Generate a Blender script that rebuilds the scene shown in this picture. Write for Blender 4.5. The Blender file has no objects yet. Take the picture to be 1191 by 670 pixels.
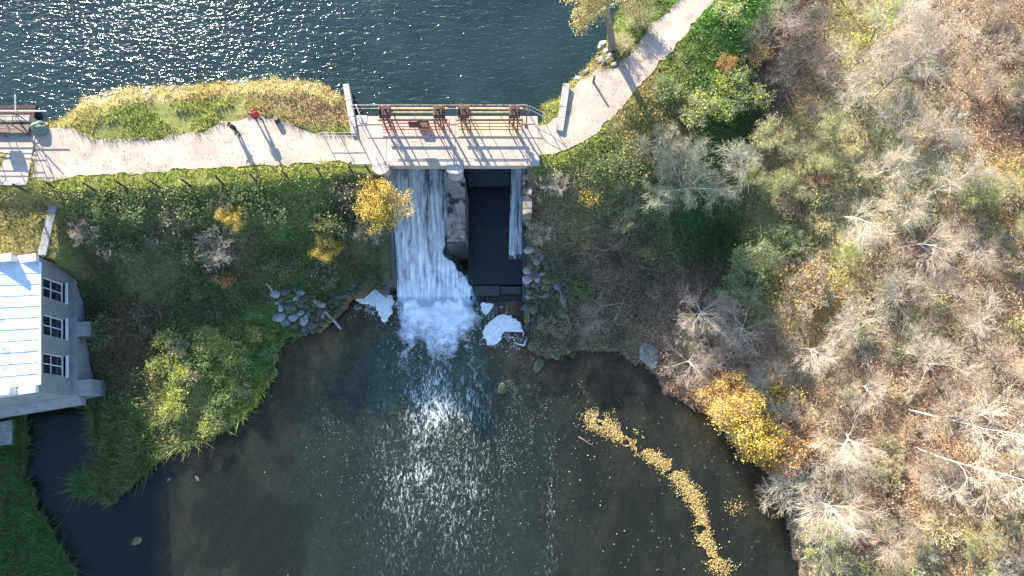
import bpy, bmesh, math, random
import numpy as np
from mathutils import Vector, Matrix, Quaternion

random.seed(7)
rng = np.random.default_rng(7)
import time; T0 = time.time()
scene = bpy.context.scene
COL = scene.collection
R = math.radians

# ------------------------------------------------------------------ camera, sky, sun, exposure
FPX, CAM_H, TILT = 810.0, 54.0, R(13)
cam_d = bpy.data.cameras.new('camera')
cam_d.sensor_width = 36.0
cam_d.lens = 36.0 * FPX / 1191.0
cam_d.clip_end = 1000
cam = bpy.data.objects.new('camera', cam_d)
cam.location = (0, 0, CAM_H)
cam.rotation_euler = (TILT, 0, 0)
COL.objects.link(cam)
scene.camera = cam

SUN_EL, SUN_AZ = R(23), R(28)            # azimuth counted from +Y towards -X
sun_vec = Vector((-math.sin(SUN_AZ) * math.cos(SUN_EL), math.cos(SUN_AZ) * math.cos(SUN_EL), math.sin(SUN_EL)))
world = bpy.data.worlds.new('World')
scene.world = world
world.use_nodes = True
wn = world.node_tree
sky = wn.nodes.new('ShaderNodeTexSky')
sky.sky_type = 'NISHITA'
sky.sun_disc = False
sky.sun_elevation = SUN_EL
sky.sun_rotation = -SUN_AZ
sky.ozone_density = 3.0
sky.dust_density = .4
wn.links.new(sky.outputs[0], wn.nodes['Background'].inputs[0])
wn.nodes['Background'].inputs[1].default_value = 0.135
sun_d = bpy.data.lights.new('sun', 'SUN')
sun_d.energy = 5.0
sun_d.angle = R(0.5)
sun_d.color = (1.0, 0.925, 0.81)
sun = bpy.data.objects.new('sun', sun_d)
sun.rotation_mode = 'QUATERNION'
sun.rotation_quaternion = sun_vec.to_track_quat('Z', 'Y')
sun.location = (-30, 60, 40)
COL.objects.link(sun)
vs = scene.view_settings
vs.view_transform = 'Standard'
vs.look = 'None'
vs.gamma = 1
vs.exposure = 1.97
vs.use_curve_mapping = False
scene.cycles.max_bounces = 6
scene.cycles.transparent_max_bounces = 10

# ------------------------------------------------------------------ measuring: picture point at a height -> place, and back
CT, ST = math.cos(TILT), math.sin(TILT)
def W(px, py, z):
    x = (px - 595.5) / FPX; y = (335 - py) / FPX
    dy = y * CT + ST; dz = y * ST - CT
    t = (z - CAM_H) / dz
    return (x * t, dy * t)
def W3(px, py, z):
    a = W(px, py, z); return Vector((a[0], a[1], z))
def toPx(X, Y, Z):
    dz = Z - CAM_H
    depth = Y * ST - dz * CT
    up = Y * CT + dz * ST
    return 595.5 + FPX * X / depth, 335 - FPX * up / depth

# ------------------------------------------------------------------ numeric helpers
def _hash(ix, iy, s):
    n = (ix * 374761393 + iy * 668265263 + s * 1274126177) & 0x7fffffff
    n = ((n ^ (n >> 13)) * 1274126177) & 0x7fffffff
    return ((n ^ (n >> 16)) & 0xffff) / 65535.0
def vnoise(x, y, s=0):
    x = np.asarray(x, float); y = np.asarray(y, float)
    ix = np.floor(x).astype(np.int64); iy = np.floor(y).astype(np.int64)
    fx = x - ix; fy = y - iy
    fx = fx * fx * (3 - 2 * fx); fy = fy * fy * (3 - 2 * fy)
    a = _hash(ix, iy, s); b = _hash(ix + 1, iy, s); c = _hash(ix, iy + 1, s); d = _hash(ix + 1, iy + 1, s)
    return (a * (1 - fx) + b * fx) * (1 - fy) + (c * (1 - fx) + d * fx) * fy
def fbm(x, y, s=0, o=4):
    v = 0; a = .5; t = 0
    for k in range(o):
        v = v + a * vnoise(np.asarray(x) * 2 ** k, np.asarray(y) * 2 ** k, s + k); t += a; a *= .5
    return v / t
def sd_poly(X, Y, poly):
    """signed distance, negative inside"""
    X = np.asarray(X, float).ravel(); Y = np.asarray(Y, float).ravel()
    d = np.full(X.shape, 1e18); ins = np.zeros(X.shape, bool)
    n = len(poly)
    for i in range(n):
        ax, ay = poly[i]; bx, by = poly[(i + 1) % n]
        ex, ey = bx - ax, by - ay
        t = np.clip(((X - ax) * ex + (Y - ay) * ey) / (ex * ex + ey * ey + 1e-12), 0, 1)
        d = np.minimum(d, (X - ax - t * ex) ** 2 + (Y - ay - t * ey) ** 2)
        cr = ((ay > Y) != (by > Y)) & (X < ex * (Y - ay) / ((ey if ey else 1e-12)) + ax)
        ins ^= cr
    d = np.sqrt(d)
    return np.where(ins, -d, d)
def in_poly(x, y, poly):
    return sd_poly(x, y, poly) < 0
def srgb(r, g, b, k=1.0):
    f = lambda v: ((v / 255 + .055) / 1.055) ** 2.4 if v > 10 else v / 255 / 12.92
    return (f(r) * k, f(g) * k, f(b) * k)

# ------------------------------------------------------------------ object helpers
def tag(o, label=None, cat=None, group=None, kind=None):
    if label: o['label'] = label
    if cat: o['category'] = cat
    if group: o['group'] = group
    if kind: o['kind'] = kind
    return o
def empty(name, loc=(0, 0, 0), rz=0, label=None, cat=None, group=None):
    o = bpy.data.objects.new(name, None)
    COL.objects.link(o)
    o.location = loc; o.rotation_euler = (0, 0, rz)
    o.empty_display_size = .2
    return tag(o, label, cat, group)
def link(name, mesh, parent=None):
    o = bpy.data.objects.new(name, mesh)
    COL.objects.link(o)
    if parent: o.parent = parent
    return o
def np_mesh(name, V, F, mat=None, col=None, smooth=False, uv=None, attrs=None):
    """V (n,3), F (m,k) of one polygon size, col per vertex"""
    V = np.asarray(V, np.float32); F = np.asarray(F, np.int32)
    me = bpy.data.meshes.new(name)
    m, k = F.shape
    me.vertices.add(len(V)); me.vertices.foreach_set('co', V.ravel())
    me.loops.add(m * k); me.loops.foreach_set('vertex_index', F.ravel())
    me.polygons.add(m)
    me.polygons.foreach_set('loop_start', np.arange(0, m * k, k, dtype=np.int32))
    me.polygons.foreach_set('loop_total', np.full(m, k, np.int32))
    me.polygons.foreach_set('use_smooth', np.full(m, smooth))
    if col is not None:
        a = me.color_attributes.new('col', 'FLOAT_COLOR', 'POINT')
        c = np.ones((len(V), 4), np.float32); c[:, :3] = col
        a.data.foreach_set('color', c.ravel())
    if attrs:
        for an, av in attrs.items():
            a = me.attributes.new(an, 'FLOAT', 'POINT'); a.data.foreach_set('value', np.asarray(av, np.float32).ravel())
    if uv is not None:
        l = me.uv_layers.new(name='uv'); l.data.foreach_set('uv', np.asarray(uv, np.float32)[F.ravel()].ravel())
    me.update(); me.validate()
    if mat: me.materials.append(mat)
    return me
class MB:
    def __init__(s): s.v = []; s.f = []
    def box(s, x0, x1, y0, y1, z0, z1, M=None):
        b = len(s.v)
        p = [Vector((x, y, z)) for z in (z0, z1) for y in (y0, y1) for x in (x0, x1)]
        if M: p = [M @ q for q in p]
        s.v += [tuple(q) for q in p]
        s.f += [tuple(b + i for i in q) for q in ((0, 2, 3, 1), (4, 5, 7, 6), (0, 1, 5, 4), (1, 3, 7, 5), (3, 2, 6, 7), (2, 0, 4, 6))]
        return s
    def hexa(s, bot, top):
        b = len(s.v); n = len(bot)
        s.v += [tuple(q) for q in bot] + [tuple(q) for q in top]
        s.f.append(tuple(b + i for i in reversed(range(n)))); s.f.append(tuple(b + n + i for i in range(n)))
        for i in range(n):
            j = (i + 1) % n; s.f.append((b + i, b + j, b + n + j, b + n + i))
        return s
    def tube(s, pts, rad, n=6, cap=True):
        pts = [Vector(p) for p in pts]; b = len(s.v); m = len(pts)
        if not hasattr(rad, '__len__'): rad = [rad] * m
        prev = None
        for i, p in enumerate(pts):
            d = (pts[min(i + 1, m - 1)] - pts[max(i - 1, 0)])
            d = d.normalized() if d.length > 1e-9 else Vector((0, 0, 1))
            if prev is None:
                u = d.orthogonal().normalized()
            else:
                u = prev - d * prev.dot(d)
                u = u.normalized() if u.length > 1e-6 else d.orthogonal().normalized()
            prev = u
            w = d.cross(u)
            for k in range(n):
                a = 2 * math.pi * k / n
                q = p + (u * math.cos(a) + w * math.sin(a)) * rad[i]
                s.v.append((q.x, q.y, q.z))
        for i in range(m - 1):
            for k in range(n):
                k2 = (k + 1) % n
                s.f.append((b + i * n + k, b + i * n + k2, b + (i + 1) * n + k2, b + (i + 1) * n + k))
        if cap:
            s.f.append(tuple(b + k for k in reversed(range(n)))); s.f.append(tuple(b + (m - 1) * n + k for k in range(n)))
        return s
    def disc(s, c, axis, r, th, n=14):
        a = Vector(axis).normalized(); c = Vector(c)
        return s.tube([c - a * th / 2, c + a * th / 2], r, n)
    def mesh(s, name, mat=None, smooth=False):
        me = bpy.data.meshes.new(name)
        me.from_pydata(s.v, [], s.f)
        if smooth: me.polygons.foreach_set('use_smooth', [True] * len(me.polygons))
        me.update()
        if mat: me.materials.append(mat)
        return me
    def build(s, name, mat=None, parent=None, smooth=False, bevel=0):
        o = link(name, s.mesh(name, mat, smooth), parent)
        if bevel:
            m = o.modifiers.new('bevel', 'BEVEL'); m.width = bevel; m.segments = 2; m.limit_method = 'ANGLE'
        return o

def quad_cloud(C, size, seed, flat=0.0):
    """small bent leaves: one quad each with random attitude"""
    g = np.random.default_rng(seed); n = len(C)
    a = g.normal(size=(n, 3)); a[:, 2] *= (1 - flat); a /= np.linalg.norm(a, axis=1)[:, None] + 1e-9
    t = g.normal(size=(n, 3)); bb = np.cross(a, t); bb /= np.linalg.norm(bb, axis=1)[:, None] + 1e-9
    s = size * g.uniform(.6, 1.35, n)[:, None]
    a = a * s * .5; bb = bb * s * .36
    V = np.stack([C - a, C + bb, C + a, C - bb], 1).reshape(-1, 3)
    F = np.arange(4 * n, dtype=np.int32).reshape(-1, 4)
    return V, F

# ------------------------------------------------------------------ materials
def nodes_of(name):
    m = bpy.data.materials.new(name); m.use_nodes = True
    nt = m.node_tree; nt.nodes.clear()
    out = nt.nodes.new('ShaderNodeOutputMaterial')
    return m, nt, out
def N(nt, t, **kw):
    n = nt.nodes.new(t)
    for k, v in kw.items(): setattr(n, k, v)
    return n
def ramp(nt, stops, src, interp='LINEAR'):
    r = N(nt, 'ShaderNodeValToRGB'); e = r.color_ramp.elements; r.color_ramp.interpolation = interp
    while len(e) < len(stops): e.new(.5)
    for i, (p, c) in enumerate(stops):
        e[i].position = p; e[i].color = (*c, 1) if len(c) == 3 else c
    nt.links.new(src, r.inputs[0]); return r
def solid(name, c1, c2, scale=3.0, rough=.8, bump=.0, bscale=20, metal=0.0, stain=None, spec=.3, stretch=None):
    m, nt, out = nodes_of(name); L = nt.links.new
    b = N(nt, 'ShaderNodeBsdfPrincipled')
    b.inputs['Roughness'].default_value = rough; b.inputs['Metallic'].default_value = metal
    b.inputs['Specular IOR Level'].default_value = spec
    tc = N(nt, 'ShaderNodeTexCoord'); src = tc.outputs['Object']
    if stretch:
        mp = N(nt, 'ShaderNodeMapping'); mp.inputs['Scale'].default_value = stretch; L(src, mp.inputs[0]); src = mp.outputs[0]
    n1 = N(nt, 'ShaderNodeTexNoise'); n1.inputs['Scale'].default_value = scale; n1.inputs['Detail'].default_value = 6; n1.inputs['Roughness'].default_value = .65
    L(src, n1.inputs['Vector'])
    r = ramp(nt, [(.32, c1), (.68, c2)], n1.outputs['Fac'])
    c = r.outputs[0]
    if stain:
        n2 = N(nt, 'ShaderNodeTexNoise'); n2.inputs['Scale'].default_value = stain[1]; n2.inputs['Detail'].default_value = 8
        L(src, n2.inputs['Vector'])
        r2 = ramp(nt, [(stain[2], (0, 0, 0)), (stain[2] + .12, (1, 1, 1))], n2.outputs['Fac'])
        mx = N(nt, 'ShaderNodeMix', data_type='RGBA'); L(r2.outputs[0], mx.inputs['Factor']); L(c, mx.inputs['A'])
        mx.inputs['B'].default_value = (*stain[0], 1); c = mx.outputs['Result']
    L(c, b.inputs['Base Color'])
    if bump:
        n3 = N(nt, 'ShaderNodeTexNoise'); n3.inputs['Scale'].default_value = bscale; n3.inputs['Detail'].default_value = 5; L(src, n3.inputs['Vector'])
        bp = N(nt, 'ShaderNodeBump'); bp.inputs['Strength'].default_value = 1; bp.inputs['Distance'].default_value = bump
        L(n3.outputs['Fac'], bp.inputs['Height']); L(bp.outputs[0], b.inputs['Normal'])
    L(b.outputs[0], out.inputs[0])
    return m
def leaf_mat(name, cols, trans=.3, use_attr=False):
    m, nt, out = nodes_of(name); L = nt.links.new
    if use_attr:
        a = N(nt, 'ShaderNodeVertexColor', layer_name='col'); c = a.outputs[0]
    else:
        g = N(nt, 'ShaderNodeNewGeometry')
        c = ramp(nt, [(i / max(1, len(cols) - 1), k) for i, k in enumerate(cols)], g.outputs['Random Per Island']).outputs[0]
    d = N(nt, 'ShaderNodeBsdfPrincipled'); d.inputs['Roughness'].default_value = .65; d.inputs['Specular IOR Level'].default_value = .2
    t = N(nt, 'ShaderNodeBsdfTranslucent'); mx = N(nt, 'ShaderNodeMixShader'); mx.inputs[0].default_value = trans
    L(c, d.inputs['Base Color']); L(c, t.inputs[0]); L(d.outputs[0], mx.inputs[1]); L(t.outputs[0], mx.inputs[2]); L(mx.outputs[0], out.inputs[0])
    return m

M = {}
M['concrete'] = solid('weathered_concrete', (.20, .185, .165), (.40, .375, .335), 1.6, .9, .02, 12, stain=((.07, .065, .05), .9, .60))
M['concrete_light'] = solid('pale_concrete', (.26, .23, .205), (.42, .38, .34), 2.2, .9, .02, 14, stain=((.14, .11, .09), 1.6, .58))
M['concrete_wet'] = solid('wet_dark_concrete', (.018, .02, .02), (.05, .05, .042), 2.5, .35, .03, 6, stain=((.03, .045, .012), 2.0, .55), spec=.5)
M['pier'] = solid('pier_concrete', (.13, .105, .085), (.30, .25, .205), 2.2, .9, .03, 8, stain=((.025, .022, .018), 1.3, .48))
M['render_wall'] = solid('grey_render_wall', (.19, .19, .195), (.26, .255, .25), 1.2, .9, .005, 30, stain=((.14, .14, .14), 2.2, .60))
M['roof'] = solid('white_sheet_roof', (.43, .48, .51), (.54, .58, .60), 1.6, .5, .004, 6, stain=((.30, .32, .32), 1.7, .60), spec=.4)
M['parapet'] = solid('parapet_paint', (.55, .52, .5), (.66, .63, .6), 3, .8, .004, 20)
M['frame_white'] = solid('white_frame_paint', (.62, .64, .66), (.75, .75, .75), 5, .5)
M['glass'] = solid('dark_window_glass', (.012, .016, .022), (.03, .035, .045), 2, .08, spec=.5)
M['rust'] = solid('rusty_steel', (.16, .055, .03), (.33, .15, .085), 7, .85, .006, 30, stain=((.05, .025, .018), 4, .6))
M['rust_dark'] = solid('dark_greasy_steel', (.035, .02, .016), (.12, .06, .045), 8, .7, .005, 30)
M['ochre'] = solid('faded_ochre_steel', (.36, .25, .11), (.55, .42, .22), 4, .75, .003, 30, stain=((.25, .1, .05), 6, .6))
M['rust_plate'] = solid('rusty_floor_plate', (.40, .22, .17), (.56, .38, .31), 3, .9, .004, 25, stain=((.26, .12, .08), 5, .56))
M['gravel_plate'] = solid('leaf_strewn_concrete', (.42, .27, .14), (.56, .42, .3), 9, .95, .01, 40)
M['rail_white'] = solid('white_rail_paint', (.62, .62, .6), (.8, .8, .78), 6, .5, stain=((.3, .17, .1), 5, .70))
M['rail_grey'] = solid('grey_rail_steel', (.2, .17, .15), (.36, .32, .28), 6, .6)
M['rail_pond'] = solid('rust_streaked_rail', (.30, .23, .18), (.5, .45, .4), 3, .6, stain=((.22, .1, .06), 4, .5))
M['post_dark'] = solid('dark_fence_post', (.02, .018, .016), (.05, .045, .038), 6, .8)
M['wood_post'] = solid('weathered_wood', (.10, .075, .055), (.22, .18, .14), 5, .9, .01, 18, stretch=(1, 1, .2))
M['log'] = solid('bleached_log', (.22, .19, .16), (.40, .36, .31), 5, .9, .01, 18)
M['bark'] = solid('grey_brown_bark', (.10, .08, .065), (.24, .2, .165), 6, .9, .01, 16)
M['bark_pale'] = solid('pale_bark', (.44, .40, .34), (.66, .60, .52), 4, .85, .006, 14, stain=((.10, .09, .08), 6, .66))
M['bark_birch'] = solid('birch_bark', (.42, .37, .31), (.56, .51, .44), 4, .8, .004, 14, stain=((.16, .13, .1), 4, .56))
M['twig_pale'] = solid('pale_twig', (.42, .35, .25), (.62, .535, .405), .8, .9)
M['twig_mauve'] = solid('mauve_twig', (.32, .25, .18), (.50, .415, .315), .8, .9)
M['twig_dark'] = solid('dark_twig', (.08, .065, .05), (.2, .165, .13), .8, .9)
M['twig_olive'] = solid('olive_twig', (.26, .25, .17), (.46, .44, .33), .8, .9)
M['rock'] = solid('grey_rock', (.05, .046, .042), (.145, .132, .12), 2.6, .9, .03, 6, stain=((.07, .08, .04), 2.0, .62))
M['rock_pale'] = solid('pale_rock', (.19, .178, .168), (.35, .33, .31), 2.6, .9, .02, 6)
M['rock_moss'] = solid('mossy_rock', (.06, .07, .03), (.17, .17, .08), 2.6, .95, .03, 6, stain=((.2, .19, .16), 2.0, .6))
M['tarp'] = solid('faded_green_tarpaulin', (.06, .09, .06), (.15, .2, .14), 3, .7, .02, 9)
M['skin'] = solid('skin', (.5, .32, .24), (.58, .38, .29), 8, .6)
M['cloth_red'] = solid('red_jacket_cloth', (.34, .02, .025), (.46, .035, .04), 9, .85)
M['cloth_black'] = solid('black_coat_cloth', (.02, .016, .022), (.04, .032, .042), 9, .85)
M['cloth_denim'] = solid('dark_trousers_cloth', (.03, .035, .055), (.05, .055, .085), 9, .85)
M['cloth_white'] = solid('white_knit', (.6, .58, .55), (.75, .73, .7), 9, .85)
M['hair'] = solid('brown_hair', (.04, .025, .015), (.08, .05, .03), 20, .6)
M['shoe'] = solid('dark_shoe', (.02, .02, .02), (.05, .045, .04), 9, .6)
M['foliage'] = leaf_mat('foliage_mixed', None, .28, True)
M['ground'] = None

LEAF = {
    'yellow': leaf_mat('leaf_yellow', [srgb(214, 178, 66), srgb(236, 204, 92), srgb(246, 222, 124), srgb(198, 160, 64)], .35),
    'gold': leaf_mat('leaf_gold', [srgb(200, 156, 74, .9), srgb(224, 184, 98), srgb(234, 200, 120), srgb(188, 134, 78, .9)], .35),
    'orange': leaf_mat('leaf_orange', [srgb(190, 128, 80, .9), srgb(220, 160, 106), srgb(232, 182, 90), srgb(206, 116, 74, .9)], .3),
    'olive': leaf_mat('leaf_olive', [srgb(128, 130, 62, .9), srgb(168, 164, 88), srgb(196, 188, 112), srgb(108, 112, 50, .9)], .3),
    'lime': leaf_mat('leaf_lime', [srgb(140, 160, 54), srgb(182, 188, 80), srgb(206, 200, 100), srgb(116, 140, 48, .9)], .35),
    'green': leaf_mat('leaf_green', [srgb(88, 118, 56), srgb(120, 148, 74), srgb(148, 166, 94), srgb(76, 102, 50)], .3),
    'dark': leaf_mat('leaf_dark_green', [srgb(78, 100, 54), srgb(106, 128, 72), srgb(132, 142, 88), srgb(68, 88, 48)], .25),
    'silver': leaf_mat('leaf_silver', [srgb(122, 124, 88, .85), srgb(156, 154, 112, .9), srgb(180, 174, 132, .9), srgb(100, 102, 70, .8)], .25),
    'tan': leaf_mat('leaf_tan', [srgb(150, 112, 84, .85), srgb(184, 146, 110, .9), srgb(200, 170, 134, .9), srgb(130, 90, 66, .85)], .25),
    'rust': leaf_mat('leaf_rust', [srgb(140, 92, 70, .85), srgb(170, 120, 92, .9), srgb(186, 140, 108, .9), srgb(116, 76, 58, .85)], .25),
    'straw': leaf_mat('leaf_straw', [srgb(176, 156, 84, .9), srgb(206, 186, 112, .95), srgb(216, 200, 136, .95), srgb(150, 136, 74, .85)], .35),
    'pale': leaf_mat('leaf_pale', [srgb(190, 182, 140, .85), srgb(206, 198, 158, .9), srgb(176, 172, 124, .85)], .3),
}

# ------------------------------------------------------------------ plan of the place
ZP, ZC = 6.3, 7.0        # pond level and crest level; the river lies at 0
def plist(pts, z): return [W(a, b, z) for a, b in pts]
CREST = plist([(-420, 133), (60, 136), (86, 126), (98, 112), (150, 104), (230, 99), (330, 93), (375, 97), (404, 115), (412, 128), (612, 128), (650, 116), (660, 97), (675, 86), (703, 55), (714, 28), (735, -20), (790, -100), (830, -200)], ZC) + \
    plist([(1010, -200), (906, -90), (844, 0), (797, 64), (757, 110), (710, 158), (660, 184), (618, 199), (432, 199), (300, 211), (150, 219), (62, 221), (-420, 221)], ZC)
PATH_L = plist([(40, 150), (84, 150), (112, 164), (180, 161), (236, 153), (258, 145), (280, 137), (304, 134), (326, 139), (350, 149), (384, 157), (412, 158), (440, 158), (440, 187), (405, 188), (300, 193), (220, 197.5), (150, 202), (100, 205.5), (40, 210)], ZC)
PATH_R = plist([(606, 150), (640, 142), (653, 134), (660, 104), (676, 92), (698, 82), (718, 78), (745, 50), (752, 34), (775, 16), (790, 0), (870, -100), (1010, -200), (1050, -200), (912, -100), (832, 0), (798, 40), (776, 66), (746, 99), (716, 132), (690, 158), (658, 176), (625, 183), (606, 184)], ZC)
TERRACE = plist([(-420, 215), (62, 215), (66, 285), (66, 300), (-420, 300)], 6.3)
POND = plist([(-60, 128), (0, 134), (50, 141), (66, 140), (84, 128), (96, 111), (140, 102), (220, 97), (320, 91), (370, 94), (404, 112), (410, 130)], ZP) + \
    [(-10.6, 23.7), (2.2, 23.7)] + plist([(626, 121), (652, 112), (660, 95), (672, 86), (700, 54), (712, 28), (730, -20), (785, -100), (826, -200)], ZP) + [(60, 220), (-300, 220), (-300, 24)]
RIVER = plist([(60, 1500), (96, 700), (88, 660), (66, 630), (46, 590), (34, 545), (30, 505), (30, 470), (106, 470), (110, 500), (114, 530), (118, 545), (94, 552), (88, 566), (104, 580), (132, 585), (158, 566), (180, 544), (194, 528), (224, 520), (262, 500), (298, 468), (318, 442), (324, 412), (332, 394), (375, 384), (400, 360), (412, 348), (438, 338), (462, 336), (470, 300), (606, 300), (612, 345), (614, 400), (622, 410), (642, 418), (668, 408), (700, 408), (722, 414), (746, 424), (764, 438), (778, 458), (804, 470), (832, 488), (850, 510), (868, 535), (896, 552), (910, 590), (918, 630), (930, 680), (980, 1500)], 0.0)
SLOT = [(-9.2, 11.9), (0.95, 11.9), (0.95, 23.6), (-9.2, 23.6)]
BORG = Vector((-32.1, 3.75, 0)); BROT = R(8.6)
def bl(x, y):
    c, s = math.cos(BROT), math.sin(BROT); return (BORG.x + x * c - y * s, BORG.y + x * s + y * c)
BUILD = [bl(-14, 0), bl(0.2, 0), bl(.2, 9.8), bl(-14, 9.8)]

def d_river(x, y):
    return sd_poly(np.asarray(x) + (fbm(np.asarray(x) * .9, np.asarray(y) * .9, 101, 3) - .5) * 1.1, np.asarray(y) + (fbm(np.asarray(x) * .9, np.asarray(y) * .9, 131, 3) - .5) * 1.1, RIVER)
def ground_z(X, Y):
    X = np.asarray(X, float); Y = np.asarray(Y, float); sh = X.shape
    x, y = X.ravel(), Y.ravel()
    dc = np.maximum(sd_poly(x, y, CREST), 0)
    dr = d_river(x, y); dp = sd_poly(x, y, POND)
    dpath = np.minimum(sd_poly(x, y, PATH_L), sd_poly(x, y, PATH_R))
    k = np.where(x > 2, .58, .74)
    n = fbm(x * .35, y * .35, 3, 4) - .5
    n2 = fbm(x * 1.6, y * 1.6, 9, 3) - .5
    b_ = np.clip((x - 2) * .55, .8, 6.0)
    emb = np.where(x > 2, ZC - .24 * np.minimum(dc, b_) - .85 * np.maximum(dc - b_, 0), ZC - k * dc)
    dro = np.maximum(dr, 0)
    fl = .08 + .34 * np.minimum(dro, 3.2) + .10 * np.clip(dro - 3.2, 0, 22)
    fl = np.minimum(fl, 3.2) + np.clip(x - 15, 0, 28) * .20 * np.clip((dro - 1) / 5, 0, 1)
    fl = np.where(x < -12, np.minimum(fl, 1.7), fl)
    z = np.logaddexp(emb * 2.2, fl * 2.2) / 2.2
    z = np.where(dc <= 0, ZC, z)
    # terrace beside the powerhouse, held by the wing wall
    dt = np.maximum(sd_poly(x, y, TERRACE), 0)
    z = np.maximum(z, 6.25 - 5 * dt)
    amp = np.clip(dpath / 1.5, 0, 1)
    z = z + amp * (n * .55 * np.clip(dr / 2, 0, 1) + n2 * .22)
    z = np.where(dpath < 0, ZC - .05, z - .03 * (1 - amp))
    z = np.where(dc <= 0, np.minimum(z, ZC + .12), z)
    # pond and its shore
    near = (y > 22.5) | (dp < 0)
    z = np.where(near, np.minimum(z, ZP - .1 + .6 * dp + .25 * n2 * np.clip(dp, 0, 1)), z)
    z = np.where(dp < 0, np.maximum(ZP - .12 + .30 * dp + .2 * n2, 3.2), z)
    # river bed
    zi = -.05 - .26 * np.minimum(-dr, 3.5) + .16 * n2 + .3 * n * np.clip(-dr / 2, 0, 1)
    z = np.where(dr < 0, np.minimum(zi, -.04), z)
    ds = sd_poly(x, y, SLOT)
    z = np.where(ds < 0, -1.1, z)
    db = sd_poly(x, y, BUILD)
    z = np.where(db < 0, np.minimum(z, .0), z)
    return z.reshape(sh)
def gz(x, y):
    i = min(max(int((x + 50) / .15), 0), GRID.shape[1] - 2); j = min(max(int((y + 20) / .15), 0), GRID.shape[0] - 2)
    u = (x + 50) / .15 - i; v = (y + 20) / .15 - j
    return float((GRID[j, i] * (1 - u) + GRID[j, i + 1] * u) * (1 - v) + (GRID[j + 1, i] * (1 - u) + GRID[j + 1, i + 1] * u) * v)
GRID = ground_z(*np.meshgrid(np.arange(-50, 60, .15), np.arange(-20, 50, .15)))
def on_ground(px, py, off=0):
    """place whose ground shows at this picture point"""
    z = 3.0
    for _ in range(25):
        x, y = W(px, py, z); z = .5 * z + .5 * gz(x, y)
    x, y = W(px, py, z)
    return Vector((x, y, gz(x, y) + off))

# colours of the living ground, as seen by place (picture point, reach, colour)
BLOBS = [
    (240, 130, 60, srgb(168, 172, 84)), (330, 112, 34, srgb(196, 172, 120)), (385, 118, 26, srgb(196, 164, 118)), (160, 145, 50, srgb(150, 166, 70)), (110, 120, 30, srgb(190, 176, 110)),
    (60, 216, 60, srgb(178, 168, 96)), (200, 213, 60, srgb(178, 172, 100)), (330, 205, 60, srgb(160, 170, 80)),
    (25, 255, 40, srgb(186, 160, 96)), (50, 235, 20, srgb(196, 176, 110)),
    (110, 250, 45, srgb(70, 92, 42)), (180, 250, 45, srgb(76, 88, 52)), (240, 230, 40, srgb(74, 96, 44)), (330, 240, 45, srgb(78, 106, 46)), (400, 260, 45, srgb(80, 84, 52)), (340, 310, 40, srgb(68, 92, 44)), (420, 320, 40, srgb(66, 74, 44)), (160, 310, 34, srgb(96, 104, 62)), (250, 340, 45, srgb(70, 84, 48)), (150, 400, 40, srgb(86, 80, 52)), (130, 350, 30, srgb(64, 74, 42)),
    (150, 380, 26, srgb(112, 86, 60)), (290, 300, 20, srgb(92, 80, 58)), (210, 275, 26, srgb(96, 84, 60)), (120, 300, 18, srgb(90, 76, 60)), (400, 300, 20, srgb(86, 76, 52)),
    (250, 440, 50, srgb(150, 166, 74)), (215, 480, 34, srgb(178, 172, 104)), (280, 410, 34, srgb(124, 160, 74)), (205, 420, 22, srgb(156, 150, 84)),
    (140, 530, 50, srgb(88, 108, 54)), (30, 600, 70, srgb(74, 104, 50)),
    (660, 170, 30, srgb(156, 166, 76)), (720, 130, 34, srgb(166, 160, 90)), (760, 110, 34, srgb(170, 156, 92)), (800, 60, 34, srgb(134, 158, 70)), (840, 20, 34, srgb(110, 156, 62)), (845, 110, 34, srgb(96, 136, 60)), (700, 190, 30, srgb(150, 164, 80)),
    (860, 140, 26, srgb(72, 108, 52)), (780, 230, 36, srgb(62, 98, 48)), (850, 300, 30, srgb(74, 112, 52)), (760, 300, 24, srgb(72, 92, 50)),
    (640, 240, 30, srgb(112, 100, 74)), (690, 240, 36, srgb(104, 112, 62)), (690, 300, 40, srgb(98, 82, 64)), (650, 340, 34, srgb(80, 80, 58)), (720, 350, 40, srgb(112, 92, 72)), (700, 395, 30, srgb(118, 104, 74)), (740, 320, 30, srgb(100, 80, 66)), (820, 340, 34, srgb(120, 92, 76)), (800, 390, 34, srgb(140, 112, 92)),
    (920, 90, 40, srgb(110, 92, 84)), (930, 180, 40, srgb(168, 160, 98)), (990, 120, 50, srgb(176, 170, 112)), (1050, 170, 60, srgb(180, 176, 134)), (1010, 45, 30, srgb(180, 176, 84)), (1080, 60, 60, srgb(176, 150, 122)), (1160, 60, 50, srgb(160, 130, 104)), (1155, 155, 44, srgb(142, 100, 82)), (1150, 215, 40, srgb(184, 160, 84)), (1000, 240, 60, srgb(166, 164, 112)), (920, 290, 50, srgb(146, 152, 80)), (960, 340, 40, srgb(160, 150, 76)), (960, 370, 34, srgb(190, 152, 88)), (1100, 290, 60, srgb(172, 150, 120)), (1040, 360, 50, srgb(168, 150, 116)), (1150, 380, 60, srgb(178, 146, 112)), (1060, 440, 50, srgb(176, 142, 110)), (1150, 470, 60, srgb(178, 142, 112)), (960, 460, 40, srgb(168, 138, 104)), (1080, 560, 60, srgb(172, 134, 104)), (1160, 620, 60, srgb(150, 126, 92)), (1180, 650, 30, srgb(130, 140, 84)), (1000, 630, 50, srgb(158, 136, 108)), (900, 480, 36, srgb(196, 150, 72)), (860, 420, 30, srgb(160, 124, 100)),
]
_bp = np.array([(a, b, c) for a, b, c, d in BLOBS], float)
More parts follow.
